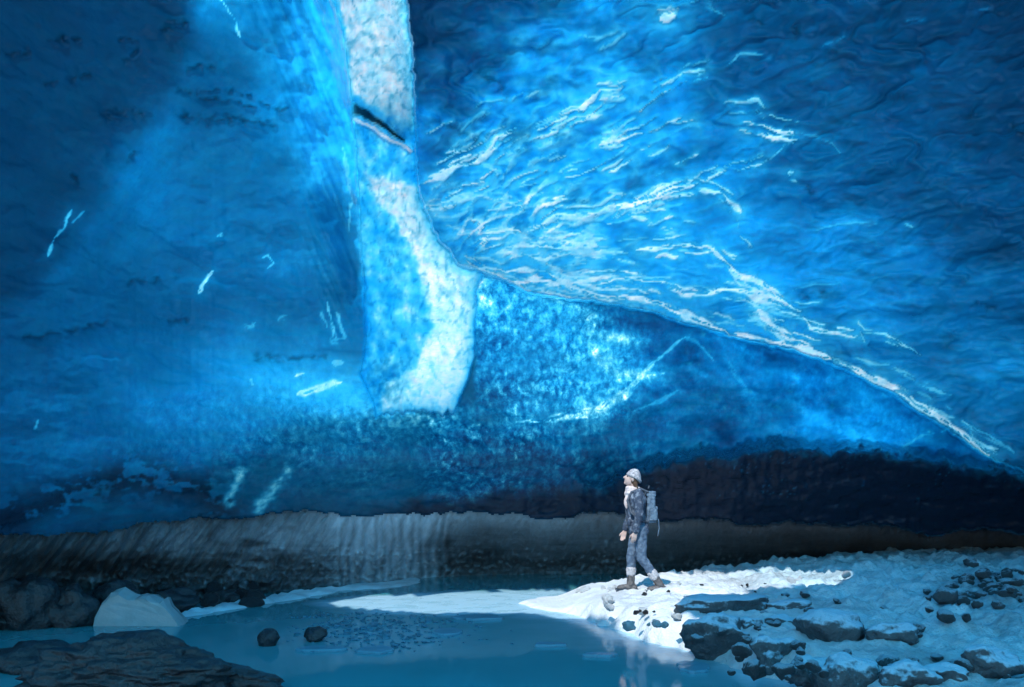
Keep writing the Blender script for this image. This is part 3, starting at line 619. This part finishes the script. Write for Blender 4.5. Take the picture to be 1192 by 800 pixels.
ICESHELF = [ground_pt(*p) for p in ((196, 716), (260, 704), (330, 692), (410, 681), (492, 672), (498, 679), (470, 684), (400, 689), (330, 702), (260, 713), (205, 722))]
def shelf_fn(x, y):
    sd = poly_sd(x, y, ICESHELF) + fbm(x * 2, y * 2, 1, 3) * .12
    z = -.05 + .085 * sstep(.05, -.25, sd) + np.abs(fbm(x * 4, y * 4, 8, 4)) * .06 * sstep(.05, -.2, sd) * sstep(-2.2, -3.4, x)
    return z, np.clip(.25 + .5 * fbm(x * 2, y * 2, 3, 3), 0, .7), sd < .1
sh = grid_field('shore_ice', -7, -1, 10, 18, .05, shelf_fn, M_SNOW); tag(sh, 'pale strip of shore ice between the pool and the ribbed silt bank', 'shore ice', kind='structure')

# ------------------------------------------------------------------ rocks
def rock_mesh(name, mat, size, seed, sub=4, rough=.28, flat=.0, cut=0):
    bm = bmesh.new(); bmesh.ops.create_icosphere(bm, subdivisions=sub, radius=1)
    co = np.array([v.co[:] for v in bm.verts]); o = seed * 13.7
    rs = np.random.default_rng(seed)
    for _ in range(cut):                                           # broken faces
        nrm = rs.normal(size=3); nrm[2] *= .7; nrm /= np.linalg.norm(nrm); lim = rs.uniform(.55, .82)
        d = co @ nrm; co = co - np.outer(np.clip(d - lim, 0, 9) * .92, nrm)
    n = fbm(co[:, 0] * 1.1 + o, co[:, 1] * 1.1, co[:, 2] * 1.1, 4) * rough
    n2 = (ridge(co[:, 0] * 2.6 + o, co[:, 1] * 2.6, co[:, 2] * 3.5, 3) - .5) * rough * .35 + (fbm(co[:, 0] * 9 + o, co[:, 1] * 9, co[:, 2] * 9, 3) * .03 if sub > 4 else 0)
    co = co * (1 + n + n2)[:, None]
    if flat: co[:, 2] = np.minimum(co[:, 2], 1 - flat + .15 * fbm(co[:, 0] * 2 + o, co[:, 1] * 2, 1.0, 2))
    co = co * np.array(size)
    for v, c in zip(bm.verts, co): v.co = c
    return bm_obj(name, bm, mat)
def put(o, x, y, z, rz=0): o.location = (x, y, z); o.rotation_euler = (0, 0, rz); return o
def px_rock(name, mat, px, py_base, z, wpx, hpx, seed, label, cat='boulder', depth=.8, **kw):
    """a rock whose foot is seen at (px, py_base) on ground of height z"""
    x, y = ground_pt(px, py_base, z); k = y / F; w, h = wpx * k / 2, hpx * k
    o = rock_mesh(name, mat, (w, w * depth, h * .62), seed, **kw)
    put(o, x, y + w * depth * .5, z + h * .36); tag(o, label, cat); return o

px_rock('boulder', M_ROCK_SNOW, 846, 717, .26, 112, 26, 3, 'flat snow dusted slab just right of the walker, highest on the bank', depth=.55, flat=.35, cut=3)
px_rock('boulder', M_ROCK_SNOW, 838, 764, .06, 86, 46, 5, 'dark split boulder at the pool edge below the flat slab', depth=.7, cut=5, rough=.36)
px_rock('boulder', M_ROCK_SNOW, 970, 752, .22, 84, 42, 8, 'rounded grey boulder in the middle of the snow bank', depth=.8, rough=.2, cut=2)
px_rock('boulder', M_ROCK_SNOW, 1046, 752, .26, 66, 27, 9, 'low dark rock half sunk in snow right of the rounded grey boulder', depth=.6, cut=3)
px_rock('boulder', M_ROCK_SNOW, 904, 782, .04, 58, 42, 12, 'dark upright rock at the pool edge between split boulder and near shore', depth=.7, cut=5, rough=.34)
px_rock('boulder', M_ROCK_SNOW, 1162, 786, .28, 66, 36, 14, 'black rock at the far right with a bare dark face', depth=.7, cut=4)
px_rock('boulder', M_ROCK_SNOW, 946, 800, .05, 62, 34, 17, 'dark wet rock low in the frame beside the water, left of the snowy block', depth=.7, cut=4, rough=.34)
px_rock('boulder', M_ROCK_SNOW, 990, 806, .12, 74, 44, 19, 'snow topped block near the bottom edge with a sheer dark front', depth=.7, cut=5)
px_rock('boulder', M_ROCK_SNOW, 1064, 806, .18, 70, 34, 21, 'broad snow topped rock at the bottom edge, right of the block', depth=.7, cut=4)
px_rock('boulder', M_ROCK_SNOW, 876, 738, .22, 34, 18, 23, 'small dark stone wedged behind the split boulder', 'stone', depth=.8, cut=3)
px_rock('boulder', M_ROCK_SNOW, 912, 732, .24, 40, 16, 25, 'small flat stone between the slab and the rounded boulder', 'stone', depth=.7, cut=3)
px_rock('boulder', M_ROCK_SNOW, 925, 715, .28, 60, 16, 26, 'long low snowy rock behind the rounded grey boulder', 'stone', depth=.6, cut=3)
px_rock('boulder', M_ROCK_SNOW, 1110, 800, .2, 60, 26, 27, 'low rock under snow left of the far right black rock', depth=.7, cut=3)
# near left foreground
px_rock('boulder', M_ROCK_BARE, 160, 816, 0, 290, 74, 31, 'huge bare black boulder filling the lower left corner', depth=.5, sub=6, rough=.30, cut=6)
px_rock('boulder', M_ROCK_BARE, 40, 782, 0, 120, 32, 33, 'long low black rock behind the huge corner boulder', depth=.5, rough=.3, cut=4)
px_rock('stone', M_ROCK_BARE, 311, 752, 0, 27, 20, 35, 'left one of two black stones standing in the pool', 'stone', depth=.9, rough=.14, cut=3)
px_rock('stone', M_ROCK_BARE, 366, 747, 0, 27, 17, 37, 'right one of two black stones standing in the pool', 'stone', depth=.9, rough=.2, cut=2)
# rubble along the left shore
R_LBL = ['dark boulder at the left edge of the frame at the foot of the silt bank', 'second dark boulder from the left along the silt bank', 'third dark boulder from the left, behind the ice block', 'squat dark boulder just right of the ice block',
         'small dark boulder half way along the shore ice', 'small black boulder where the ribbed silt ends']
for i, (a, b, w_, h_) in enumerate(((18, 733, 76, 62), (72, 730, 60, 46), (128, 718, 62, 40), (200, 712, 70, 26), (262, 702, 44, 15), (486, 672, 20, 13))):
    px_rock('boulder', M_ROCK_BARE, a, b, 0, w_, h_, 41 + i, R_LBL[i], depth=.7, rough=.34, cut=4)

# pebbles and snow lumps: individuals made by copying a few prototypes
def scatter(name, protos, spots, label, cat, group):
    for i, (x, y, z, s, rz) in enumerate(spots):
        p = protos[i % len(protos)]
        o = bpy.data.objects.new(name, p); COL.objects.link(o); o.location = (x, y, z)
        o.scale = (s, s * random.uniform(.75, 1.1), s * random.uniform(.6, .9)); o.rotation_euler = (random.uniform(-.3, .3), random.uniform(-.3, .3), rz)
        tag(o, label, cat, group)
def proto_mesh(mat, seed, **kw):
    o = rock_mesh('proto', mat, (1, 1, 1), seed, **kw); me = o.data; bpy.data.objects.remove(o); return me
P_GREY = [proto_mesh(M_ROCK_GREY, 60 + i, sub=3, cut=4) for i in range(4)]
P_DARK = [proto_mesh(M_ROCK_BARE, 70 + i, sub=3, cut=4) for i in range(3)]
P_SNOW = [proto_mesh(M_SNOW, 80 + i, sub=3, cut=3, rough=.35) for i in range(4)]
def spots_px(n, boxes, s0, s1, sink=.3):
    out = []
    while len(out) < n:
        x0, y0, x1, y1 = random.choice(boxes); a, b = random.uniform(x0, x1), random.uniform(y0, y1)
        x, y = ground_pt(a, b, .3)
        for _ in range(4): z = zsnow(x, y); x, y = ground_pt(a, b, z)
        s = random.uniform(s0, s1) ** 1.0 * (.6 + .6 * random.random() ** 2)
        if z > -.03: out.append((x, y, z + s * sink, s, random.uniform(0, 6.28)))
    return out
scatter('pebble', P_GREY, spots_px(70, [(1095, 662, 1192, 712), (1120, 655, 1192, 700)], .05, .13), 'frosted grey pebble lying in the stony patch at the right end of the bank', 'pebble', 'pebbles in the stony patch')
scatter('stone', P_DARK, spots_px(16, [(725, 688, 800, 715), (770, 678, 900, 690)], .025, .05), 'small dark stone lying on bright snow near the walker', 'stone', 'dark stones on the lit snow')
scatter('snow_lump', P_SNOW, spots_px(34, [(668, 682, 720, 694), (780, 664, 1000, 680), (1000, 650, 1192, 662), (690, 700, 790, 735)], .04, .11, .2), 'small white lump of snow on the crest and rim of the bank', 'snow lump', 'snow lumps along the bank')
P_FROST = [proto_mesh(M_ROCK_SNOW, 90 + i, sub=3, cut=4) for i in range(4)]
scatter('stone', P_FROST, spots_px(64, [(810, 700, 960, 795), (860, 740, 1192, 795), (880, 690, 1150, 740)], .03, .10), 'small frosted stone bedded in the snow among the boulders', 'stone', 'stones among the boulders')

for i in range(42):
    a = random.uniform(-20, 300); b = float(curve(a, [(-20, 728), (100, 722), (200, 712), (300, 702)])) + random.uniform(-10, 5); x, y = ground_pt(a, b); s_ = random.uniform(.06, .17)
    scatter('stone', [P_DARK[i % 3]], [(x, y, s_ * random.uniform(.2, 1.3), s_, random.uniform(0, 6.28))], 'small black stone in the rubble at the foot of the left silt bank', 'stone', 'rubble under the left bank')
# floating ice
def floe(px, py, wpx, hpx, seed, label):
    x, y = ground_pt(px, py); k = y / F; w = wpx * k / 2; d = hpx * y * y / (CAMZ * F) / 2
    n = 22; rs = np.random.default_rng(seed); bm = bmesh.new(); rr = 1 + .28 * np.array([float(fbm(math.cos(t) * 1.3 + seed, math.sin(t) * 1.3, 0.0, 3)) for t in np.linspace(0, 2 * math.pi, n, False)])
    top = [bm.verts.new((w * r * .94 * math.cos(t), d * r * .94 * math.sin(t), .03)) for r, t in zip(rr, np.linspace(0, 2 * math.pi, n, False))]
    rim = [bm.verts.new((w * r * math.cos(t), d * r * math.sin(t), .015)) for r, t in zip(rr, np.linspace(0, 2 * math.pi, n, False))]
    low = [bm.verts.new((v.co.x, v.co.y, -.05)) for v in rim]
    bm.faces.new(top)
    for a, b in ((top, rim), (rim, low)):
        for i in range(n): bm.faces.new((b[i], b[(i + 1) % n], a[(i + 1) % n], a[i]))
    bmesh.ops.recalc_face_normals(bm, faces=bm.faces)
    o = bm_obj('ice_floe', bm, M_FLOE, smooth=False); o.location = (x, y, 0); tag(o, label, 'ice floe')
floe(521, 737, 32, 8, 1, 'lone small ice floe in open water at the centre of the pool')
floe(437, 758, 40, 8, 2, 'long thin ice floe below the slush, right of the two black stones')
floe(372, 757, 62, 5, 3, 'narrow ice floe just under the two black stones')
floe(556, 720, 60, 6, 4, 'flat ice floe beside the sunlit snow tongue')
floe(640, 752, 36, 4, 5, 'faint thin ice floe left of the walker\'s reflection')
floe(700, 764, 40, 4, 6, 'thin ice floe nearest the walker\'s reflection')
floe(806, 778, 40, 12, 7, 'pale ice floe against the rocky shore under the split boulder')

# slush: uncountable chips of ice on the water
def slush():
    bm = bmesh.new(); rs = random.Random(5); n = 0
    while n < 480:
        a = rs.gauss(440, 58); b = rs.gauss(732, 13)
        if b < 714 or b > 760 or a < 330 or a > 620: continue
        x, y = ground_pt(a, b); s = rs.uniform(.010, .018) * (1 + 2.2 * rs.random() ** 4); an = rs.uniform(0, 3.14)
        m = bmesh.ops.create_cube(bm, size=1)
        for v in m['verts']:
            c = Vector((v.co.x * math.cos(an) - v.co.y * math.sin(an), v.co.x * math.sin(an) + v.co.y * math.cos(an), v.co.z * rs.uniform(.6, 1.3))); v.co = Vector((x + c.x * s * rs.uniform(.9, 2.2), y + c.y * s * rs.uniform(.8, 2.4), .004 + (c.z + .2) * s * rs.uniform(.3, .9)))
        n += 1
    o = bm_obj('ice_slush', bm, M_SLUSH, smooth=False); tag(o, 'drift of crushed ice chips floating left of the pool centre', 'slush', kind='stuff')
slush()

# ice block on the left
def ice_block():
    x, y = ground_pt(156, 729); k = y / F
    prof = [(-48, 0), (-46, 12), (-40, 26), (-30, 38), (-20, 40), (-8, 33), (-2, 31), (6, 35), (14, 34), (26, 27), (31, 30), (36, 20), (50, 6), (54, 0)]
    bm = bmesh.new(); rows = []
    for j, (dy, sc, hs) in enumerate(((-.24, .97, .90), (-.16, 1.0, 1.0), (.0, .98, 1.04), (.18, .9, .92), (.32, .7, .6))):
        row = [bm.verts.new((p * k * sc, dy + .05 * mnoise.noise((p * .2, dy * 9, 3)), h * k * hs * (1 + .10 * mnoise.noise((p * .13, dy * 6, 7))))) for p, h in prof]
        low = [bm.verts.new((v.co.x, v.co.y, -.25)) for v in (row[-1], row[0])]
        rows.append(row + low)
    n = len(rows[0])
    for a, b in zip(rows, rows[1:]):
        for i in range(n): bm.faces.new((a[i], a[(i + 1) % n], b[(i + 1) % n], b[i]))
    bm.faces.new(rows[0][::-1]); bm.faces.new(rows[-1])
    bmesh.ops.triangulate(bm, faces=[f for f in bm.faces if len(f.verts) > 4])
    bmesh.ops.subdivide_edges(bm, edges=bm.edges[:], cuts=2, use_grid_fill=True)
    for v in bm.verts: v.co += Vector(mnoise.noise_vector(v.co * 5)) * .018
    bmesh.ops.recalc_face_normals(bm, faces=bm.faces)
    o = bm_obj('ice_block', bm, M_BERG, smooth=False); o.location = (x, y + .24, 0); tag(o, 'pale blue block of ice with a jagged top standing in the pool on the left', 'ice block')
ice_block()

# ------------------------------------------------------------------ the walker
M_SKIN = cloth_material('skin', (.44, .32, .29), (.50, .37, .34), 20, .3, .7, .5)
M_JACKET = cloth_material('patterned_jacket', (.03, .05, .09), (.20, .25, .33), 15, .46, .70)
M_TROUSER = cloth_material('blue_jeans', (.045, .08, .14), (.11, .17, .25), 18, .35, .65)
M_BOOT = cloth_material('boot_leather', (.05, .05, .06), (.13, .12, .12), 25, .4, .6, .6)
M_CUFF = cloth_material('boot_fleece', (.30, .30, .33), (.46, .46, .50), 40, .4, .6)
M_KNIT = cloth_material('pale_knit', (.20, .21, .25), (.46, .46, .50), 55, .45, .55)
M_SCARF = cloth_material('pale_scarf', (.55, .46, .46), (.68, .60, .60), 25, .4, .6)
M_PACK = cloth_material('pack_fabric', (.04, .08, .14), (.11, .18, .26), 20, .4, .6, .7)
M_STRAP = cloth_material('pack_webbing', (.05, .07, .10), (.08, .10, .14), 30)
M_HAIR = cloth_material('brown_hair', (.05, .03, .02), (.10, .06, .04), 60)
M_EYE = cloth_material('eye', (.02, .02, .025), (.03, .03, .03), 5, rough=.2)
M_GLOVE = cloth_material('pale_glove', (.55, .55, .60), (.70, .70, .74), 25)

def W(p): return Vector((-p[0], -p[1], p[2]))            # (forward, left, up) of the walker, who faces -X
def limb(bm, pts, seg=14):
    """tapered round limb through (point, radius) with rounded ends"""
    for (a, ra), (b, rb) in zip(pts, pts[1:]):
        a, b = W(a), W(b); d = b - a; L = d.length
        if L < 1e-5: continue
        q = d.to_track_quat('Z', 'Y'); rings = []
        prof = [(-ra * math.cos(t), ra * math.sin(t)) for t in (.02, .4, .8, 1.2)] + [(0, ra)] + [(L * f, ra + (rb - ra) * f) for f in (.25, .5, .75)] + [(L, rb)] + [(L + rb * math.cos(t), rb * math.sin(t)) for t in (1.2, .8, .4, .02)]
        for z, r in prof: rings.append([bm.verts.new(a + q @ Vector((r * math.cos(k * 2 * math.pi / seg), r * math.sin(k * 2 * math.pi / seg), z))) for k in range(seg)])
        for r0, r1 in zip(rings, rings[1:]):
            for k in range(seg): bm.faces.new((r0[k], r0[(k + 1) % seg], r1[(k + 1) % seg], r1[k]))
        bm.faces.new(rings[0][::-1]); bm.faces.new(rings[-1])
def blob(bm, c, r, rot=(0, 0, 0)):
    from mathutils import Euler, Matrix
    m = bmesh.ops.create_uvsphere(bm, u_segments=20, v_segments=14, radius=1)
    R = Euler(rot).to_matrix()
    for v in m['verts']:
        l = R @ Vector((v.co.x * r[0], v.co.y * r[1], v.co.z * r[2])); v.co = W(Vector(c) + l)
def fuse(name, bm, mat, parent, voxel=.009, smooth=6, wrinkle=0, wscale=14):
    bmesh.ops.recalc_face_normals(bm, faces=bm.faces)
    me = bpy.data.meshes.new(name); bm.to_mesh(me); bm.free()
    o = bpy.data.objects.new(name, me); COL.objects.link(o)
    r = o.modifiers.new('r', 'REMESH'); r.mode = 'VOXEL'; r.voxel_size = voxel; r.use_smooth_shade = True
    s = o.modifiers.new('s', 'SMOOTH'); s.iterations = smooth; s.factor = .5
    dg = bpy.context.evaluated_depsgraph_get(); dg.update()
    m2 = bpy.data.meshes.new_from_object(o.evaluated_get(dg)); bpy.data.objects.remove(o)
    m2.name = name
    if wrinkle:
        nrm = [v.normal.copy() for v in m2.vertices]
        for v, n_ in zip(m2.vertices, nrm): v.co += n_ * wrinkle * (mnoise.noise(v.co * wscale) + .5 * mnoise.noise(v.co * wscale * 2.3))
    for p in m2.polygons: p.use_smooth = True
    m2.materials.clear(); m2.materials.append(mat)
    o2 = bpy.data.objects.new(name, m2); COL.objects.link(o2); o2.parent = parent
    return o2

def walker():
    x, y = ground_pt(741, 687, .30); z = zsnow(x, y)
    root = empty('person', (x, y, z - .012)); tag(root, 'person in patterned jacket and jeans standing on the snow, looking up to the left', 'person')
    H = {'pel': (-.03, 0, .93), 'waist': (-.025, 0, 1.06), 'chest': (.0, 0, 1.26), 'neck': (.03, 0, 1.47)}
    legs = {1: [(-.03, .095, .92), (-.06, .10, .50), (-.33, .11, .10)],      # near leg, set back
            -1: [(-.03, -.095, .92), (.06, -.10, .50), (.07, -.10, .10)]}
    arms = {1: [(.0, .19, 1.41), (.0, .255, 1.13), (.05, .235, .885)], -1: [(.0, -.19, 1.41), (.055, -.245, 1.14), (.135, -.21, .885)]}
    HC = Vector((.065, 0, 1.635))
    # body: one continuous mesh
    bm = bmesh.new()
    limb(bm, [(H['pel'], .135), (H['waist'], .118), (H['chest'], .135), ((.005, 0, 1.36), .11), (H['neck'], .052), ((.05, 0, 1.56), .052)])
    blob(bm, (.0, .09, 1.33), (.10, .10, .13)); blob(bm, (.0, -.09, 1.33), (.10, .10, .13))
    for s in (1, -1):
        a = legs[s]; limb(bm, [(a[0], .088), (a[1], .056), (a[2], .04)]); limb(bm, [(a[2], .042), ((a[2][0] - .04, a[2][1], .05), .04), ((a[2][0] + .15, a[2][1], .035), .032)])
        b = arms[s]; limb(bm, [(b[0], .056), (b[1], .042), (b[2], .029)])
        d = (Vector(b[2]) - Vector(b[1])).normalized(); fw = Vector((1, 0, 0)); inn = Vector((0, -s, 0))
        palm0, palm1 = Vector(b[2]) + d * .02, Vector(b[2]) + d * .085
        for off in (-.026, -.009, .009, .026): limb(bm, [(palm0 + fw * off * .7, .014), (palm1 + fw * off, .013)])
        for off, ln in ((-.030, .060), (-.010, .075), (.010, .082), (.030, .072)):     # little, ring, middle, index: curled slightly inward
            p0 = palm1 + fw * off; p1 = p0 + d * ln * .45 + inn * .004; p2 = p1 + d * ln * .32 + inn * .014; p3 = p2 + d * ln * .22 + inn * .018
            limb(bm, [(p0, .0095), (p1, .0088), (p2, .0080), (p3, .0070)], 8)
        t0 = palm0 + fw * .024 + d * .01; t1 = t0 + fw * .03 + d * .03 + inn * .008; t2 = t1 + d * .032 + inn * .008 + fw * .006
        limb(bm, [(t0, .0125), (t1, .0105), (t2, .0085)], 8)
    tilt = -.42                                                        # face lifted
    hd = lambda f, l, u: (HC.x + f * math.cos(tilt) + u * math.sin(tilt), l, HC.z - f * math.sin(tilt) + u * math.cos(tilt))
    blob(bm, hd(-.01, 0, .025), (.098, .077, .098)); blob(bm, hd(.025, 0, -.045), (.068, .060, .078)); blob(bm, hd(.060, 0, -.092), (.026, .030, .024))
    limb(bm, [(hd(.088, 0, .012), .010), (hd(.112, 0, -.030), .015)]); limb(bm, [(hd(.082, .014, -.062), .009), (hd(.082, -.014, -.062), .009)]); limb(bm, [(hd(.080, .03, .03), .012), (hd(.080, -.03, .03), .012)])
    for s in (1, -1): blob(bm, hd(-.005, s * .077, -.015), (.018, .010, .030))
    fuse('body', bm, M_SKIN, root, .006, 3)
    for s in (1, -1):
        bm = bmesh.new(); blob(bm, hd(.080, s * .032, .004), (.011, .012, .009)); bm_obj('eye', bm, M_EYE, root)
    # hair, cap, scarf
    bm = bmesh.new(); blob(bm, hd(-.035, 0, .0), (.085, .083, .085)); limb(bm, [(hd(-.06, .05, -.05), .035), ((.0, .07, 1.46), .028)]); limb(bm, [(hd(-.06, -.05, -.05), .035), ((.0, -.07, 1.46), .028)])
    fuse('hair', bm, M_HAIR, root, .009, 3, .004, 40)
    bm = bmesh.new(); m = bmesh.ops.create_uvsphere(bm, u_segments=28, v_segments=18, radius=1)
    bmesh.ops.delete(bm, geom=[v for v in bm.verts if v.co.z < -.12], context='VERTS')
    for v in bm.verts:
        c = v.co.copy(); sl = .14 * max(0, -c.x) * (1 - max(0, c.z) * .3)
        k = 1 + .03 * math.sin(math.atan2(c.y, c.x) * 22) * (1 - abs(c.z)); v.co = W(hd(-.020 + c.x * .112 * k, c.y * .094 * k, .052 + c.z * .104 - sl * .5))
    cap = bm_obj('knit_cap', bm, M_KNIT, root)
    sm = cap.modifiers.new('s', 'SOLIDIFY'); sm.thickness = .006
    bm = bmesh.new(); n = 30; rings = []
    for i in range(n):                                                  # rolled brim
        t = i / n * 2 * math.pi; c = Vector(hd(-.020 + .110 * math.cos(t), .093 * math.sin(t), .040 - .03 * max(0, -math.cos(t))))
        rad = (Vector((math.cos(t) * math.cos(tilt), math.sin(t), -math.cos(t) * math.sin(tilt)))).normalized(); up = Vector((math.sin(tilt), 0, math.cos(tilt)))
        rings.append([bm.verts.new(W(c + rad * .014 * math.cos(a) + up * .026 * math.sin(a))) for a in [j * math.pi / 4 for j in range(8)]])
    for i in range(n):
        for j in range(8): bm.faces.new((rings[i][j], rings[(i + 1) % n][j], rings[(i + 1) % n][(j + 1) % 8], rings[i][(j + 1) % 8]))
    bmesh.ops.recalc_face_normals(bm, faces=bm.faces); bm_obj('brim', bm, M_KNIT, cap)
    bm = bmesh.new()
    for zz, rr, ff in ((1.455, .088, .045), (1.49, .082, .055), (1.42, .092, .055)):
        for i in range(14):
            t0, t1 = i / 14 * 6.283, (i + 1) / 14 * 6.283
            limb(bm, [((ff + rr * math.cos(t0), rr * math.sin(t0), zz + .012 * math.sin(2 * t0)), .033), ((ff + rr * math.cos(t1), rr * math.sin(t1), zz + .012 * math.sin(2 * t1)), .033)], 8)
    limb(bm, [((.12, .03, 1.42), .04), ((.155, .035, 1.30), .035), ((.150, .04, 1.22), .022)], 10)
    fuse('scarf', bm, M_SCARF, root, .009, 4, .008, 22)
    # jacket
    bm = bmesh.new()
    limb(bm, [((-.03, 0, .90), .152), ((-.025, 0, 1.04), .142), ((.0, 0, 1.24), .152), ((.0, 0, 1.36), .125), ((.03, 0, 1.45), .075)])
    for s in (1, -1):
        blob(bm, (-.03, s * .07, .92), (.14, .115, .13)); blob(bm, (.0, s * .095, 1.32), (.125, .12, .14)); b = arms[s]
        b2 = Vector(b[1]) + (Vector(b[2]) - Vector(b[1])) * .94; limb(bm, [(b[0], .078), (b[1], .062), (tuple(b2), .048)])
        blob(bm, (.115, s * .075, 1.0), (.03, .06, .07))
    jk = fuse('jacket', bm, M_JACKET, root, .009, 6, .012, 13)
    bm = bmesh.new(); limb(bm, [((.152, 0, 1.36), .007), ((.160, 0, 1.2), .007), ((.130, 0, .92), .007)], 6); bm_obj('zip', bm, M_STRAP, jk)
    # trousers
    bm = bmesh.new(); limb(bm, [((-.03, 0, 1.0), .125), ((-.03, 0, .90), .135)])
    for s in (1, -1):
        a = legs[s]; kn, an = Vector(a[1]), Vector(a[2]); c = kn + (an - kn) * .72
        limb(bm, [(a[0], .108), (tuple((Vector(a[0]) + kn) / 2), .090), (a[1], .072), (tuple(c), .058)]); blob(bm, a[1], (.076, .07, .085))
    fuse('trousers', bm, M_TROUSER, root, .009, 5, .010, 18)
    # boots
    for s in (1, -1):
        a = legs[s]; kn, an = Vector(a[1]), Vector(a[2]); u = (kn - an).normalized(); bm = bmesh.new()
        limb(bm, [(tuple(an + u * .20), .064), (tuple(an + u * .06), .058), (tuple(an), .056)]); f0 = an.x
        limb(bm, [((f0 - .05, a[2][1], .055), .048), ((f0 + .06, a[2][1], .060), .050), ((f0 + .16, a[2][1], .048), .042)])
        bt = fuse('boot', bm, M_BOOT, root, .009, 4, .005, 25)
        bm = bmesh.new(); m = bmesh.ops.create_cube(bm, size=1)
        for v in m['verts']: v.co = W((f0 + .058 + v.co.x * .30, a[2][1] + v.co.y * (.095 if v.co.x > 0 else .085), .014 + v.co.z * .030))
        bmesh.ops.bevel(bm, geom=bm.edges[:], offset=.012, segments=2, affect='EDGES'); bmesh.ops.recalc_face_normals(bm, faces=bm.faces); bm_obj('sole', bm, M_STRAP, bt)
        bm = bmesh.new(); limb(bm, [(tuple(an + u * .165), .072), (tuple(an + u * .215), .075)]); fuse('boot_cuff', bm, M_CUFF, bt, .009, 3, .008, 30)
    # backpack: worn, so a thing of its own
    bp = empty('backpack', (x, y, z - .012)); tag(bp, 'pale blue grey backpack worn by the walker', 'backpack')
    def rbox(nm, c, sz, mat, parent, bev, seg=3):
        bm = bmesh.new(); m = bmesh.ops.create_cube(bm, size=1)
        for v in m['verts']:
            f = 1 - .14 * (v.co.z > 0); v.co = W((c[0] + v.co.x * sz[0] * f, c[1] + v.co.y * sz[1] * f, c[2] + v.co.z * sz[2]))
        return fuse(nm, bm, mat, parent, .01, int(bev * 500), .006, 16)
    rbox('pack_body', (-.195, 0, 1.20), (.14, .26, .40), M_PACK, bp, .065, 5)
    rbox('top_lid', (-.195, 0, 1.415), (.15, .24, .08), M_PACK, bp, .03)
    pk = rbox('front_pocket', (-.27, 0, 1.14), (.05, .19, .20), M_PACK, bp, .025)
    rbox('side_pocket', (-.215, .145, 1.12), (.12, .05, .16), M_PACK, bp, .02); rbox('side_pocket', (-.215, -.145, 1.12), (.12, .05, .16), M_PACK, bp, .02)
    for s in (1, -1):
        bm = bmesh.new(); limb(bm, [((-.15, s * .10, 1.44), .018), ((-.04, s * .115, 1.49), .019), ((.09, s * .12, 1.44), .019), ((.148, s * .125, 1.32), .018), ((.10, s * .17, 1.15), .016), ((-.02, s * .185, 1.05), .014), ((-.15, s * .13, 1.02), .014)], 8); bm_obj('shoulder_strap', bm, M_STRAP, bp)
    bm = bmesh.new(); limb(bm, [((-.30, .08, 1.05), .010), ((-.31, .09, .92), .009), ((-.29, .095, .82), .008)], 6); bm_obj('hanging_strap', bm, M_PACK, bp)
    bm = bmesh.new(); limb(bm, [((-.17, -.03, 1.50), .008), ((-.18, 0, 1.53), .008), ((-.17, .03, 1.50), .008)], 6); bm_obj('grab_loop', bm, M_STRAP, bp)
walker()

# ------------------------------------------------------------------ light and camera
world = bpy.data.worlds.new('World'); SC.world = world; world.use_nodes = True
nt = world.node_tree; bg = nt.nodes['Background']; sk = nt.nodes.new('ShaderNodeTexSky'); sk.sky_type = 'NISHITA'; sk.sun_disc = False
el = math.asin(SUN[2]); az = math.atan2(SUN[0], SUN[1])
sk.sun_elevation = el; sk.sun_rotation = az; nt.links.new(sk.outputs[0], bg.inputs[0]); bg.inputs[1].default_value = .15
L = bpy.data.lights.new('sun', 'SUN'); L.energy = 5.0; L.angle = math.radians(.5); L.color = (1, .96, .90)
lo = bpy.data.objects.new('sun', L); COL.objects.link(lo); lo.rotation_euler = Vector(-SUN).to_track_quat('-Z', 'Y').to_euler(); lo.location = (0, 0, 40)

cam = bpy.data.cameras.new('camera'); co = bpy.data.objects.new('camera', cam); COL.objects.link(co)
cam.sensor_fit = 'HORIZONTAL'; cam.sensor_width = 36; cam.lens = F / 1192 * 36; cam.shift_y = (HY - 400) / 1192
cam.clip_start = .05; cam.clip_end = 3000
co.location = (0, 0, CAMZ); co.rotation_euler = (math.pi / 2, 0, 0); SC.camera = co

SC.view_settings.view_transform = 'Standard'; SC.view_settings.look = 'None'; SC.view_settings.exposure = 0
SC.render.engine = 'CYCLES'; SC.cycles.use_denoising = True
SC.cycles.max_bounces = 8; SC.cycles.diffuse_bounces = 5; SC.cycles.glossy_bounces = 3; SC.cycles.transmission_bounces = 4
SC.cycles.sample_clamp_indirect = 4
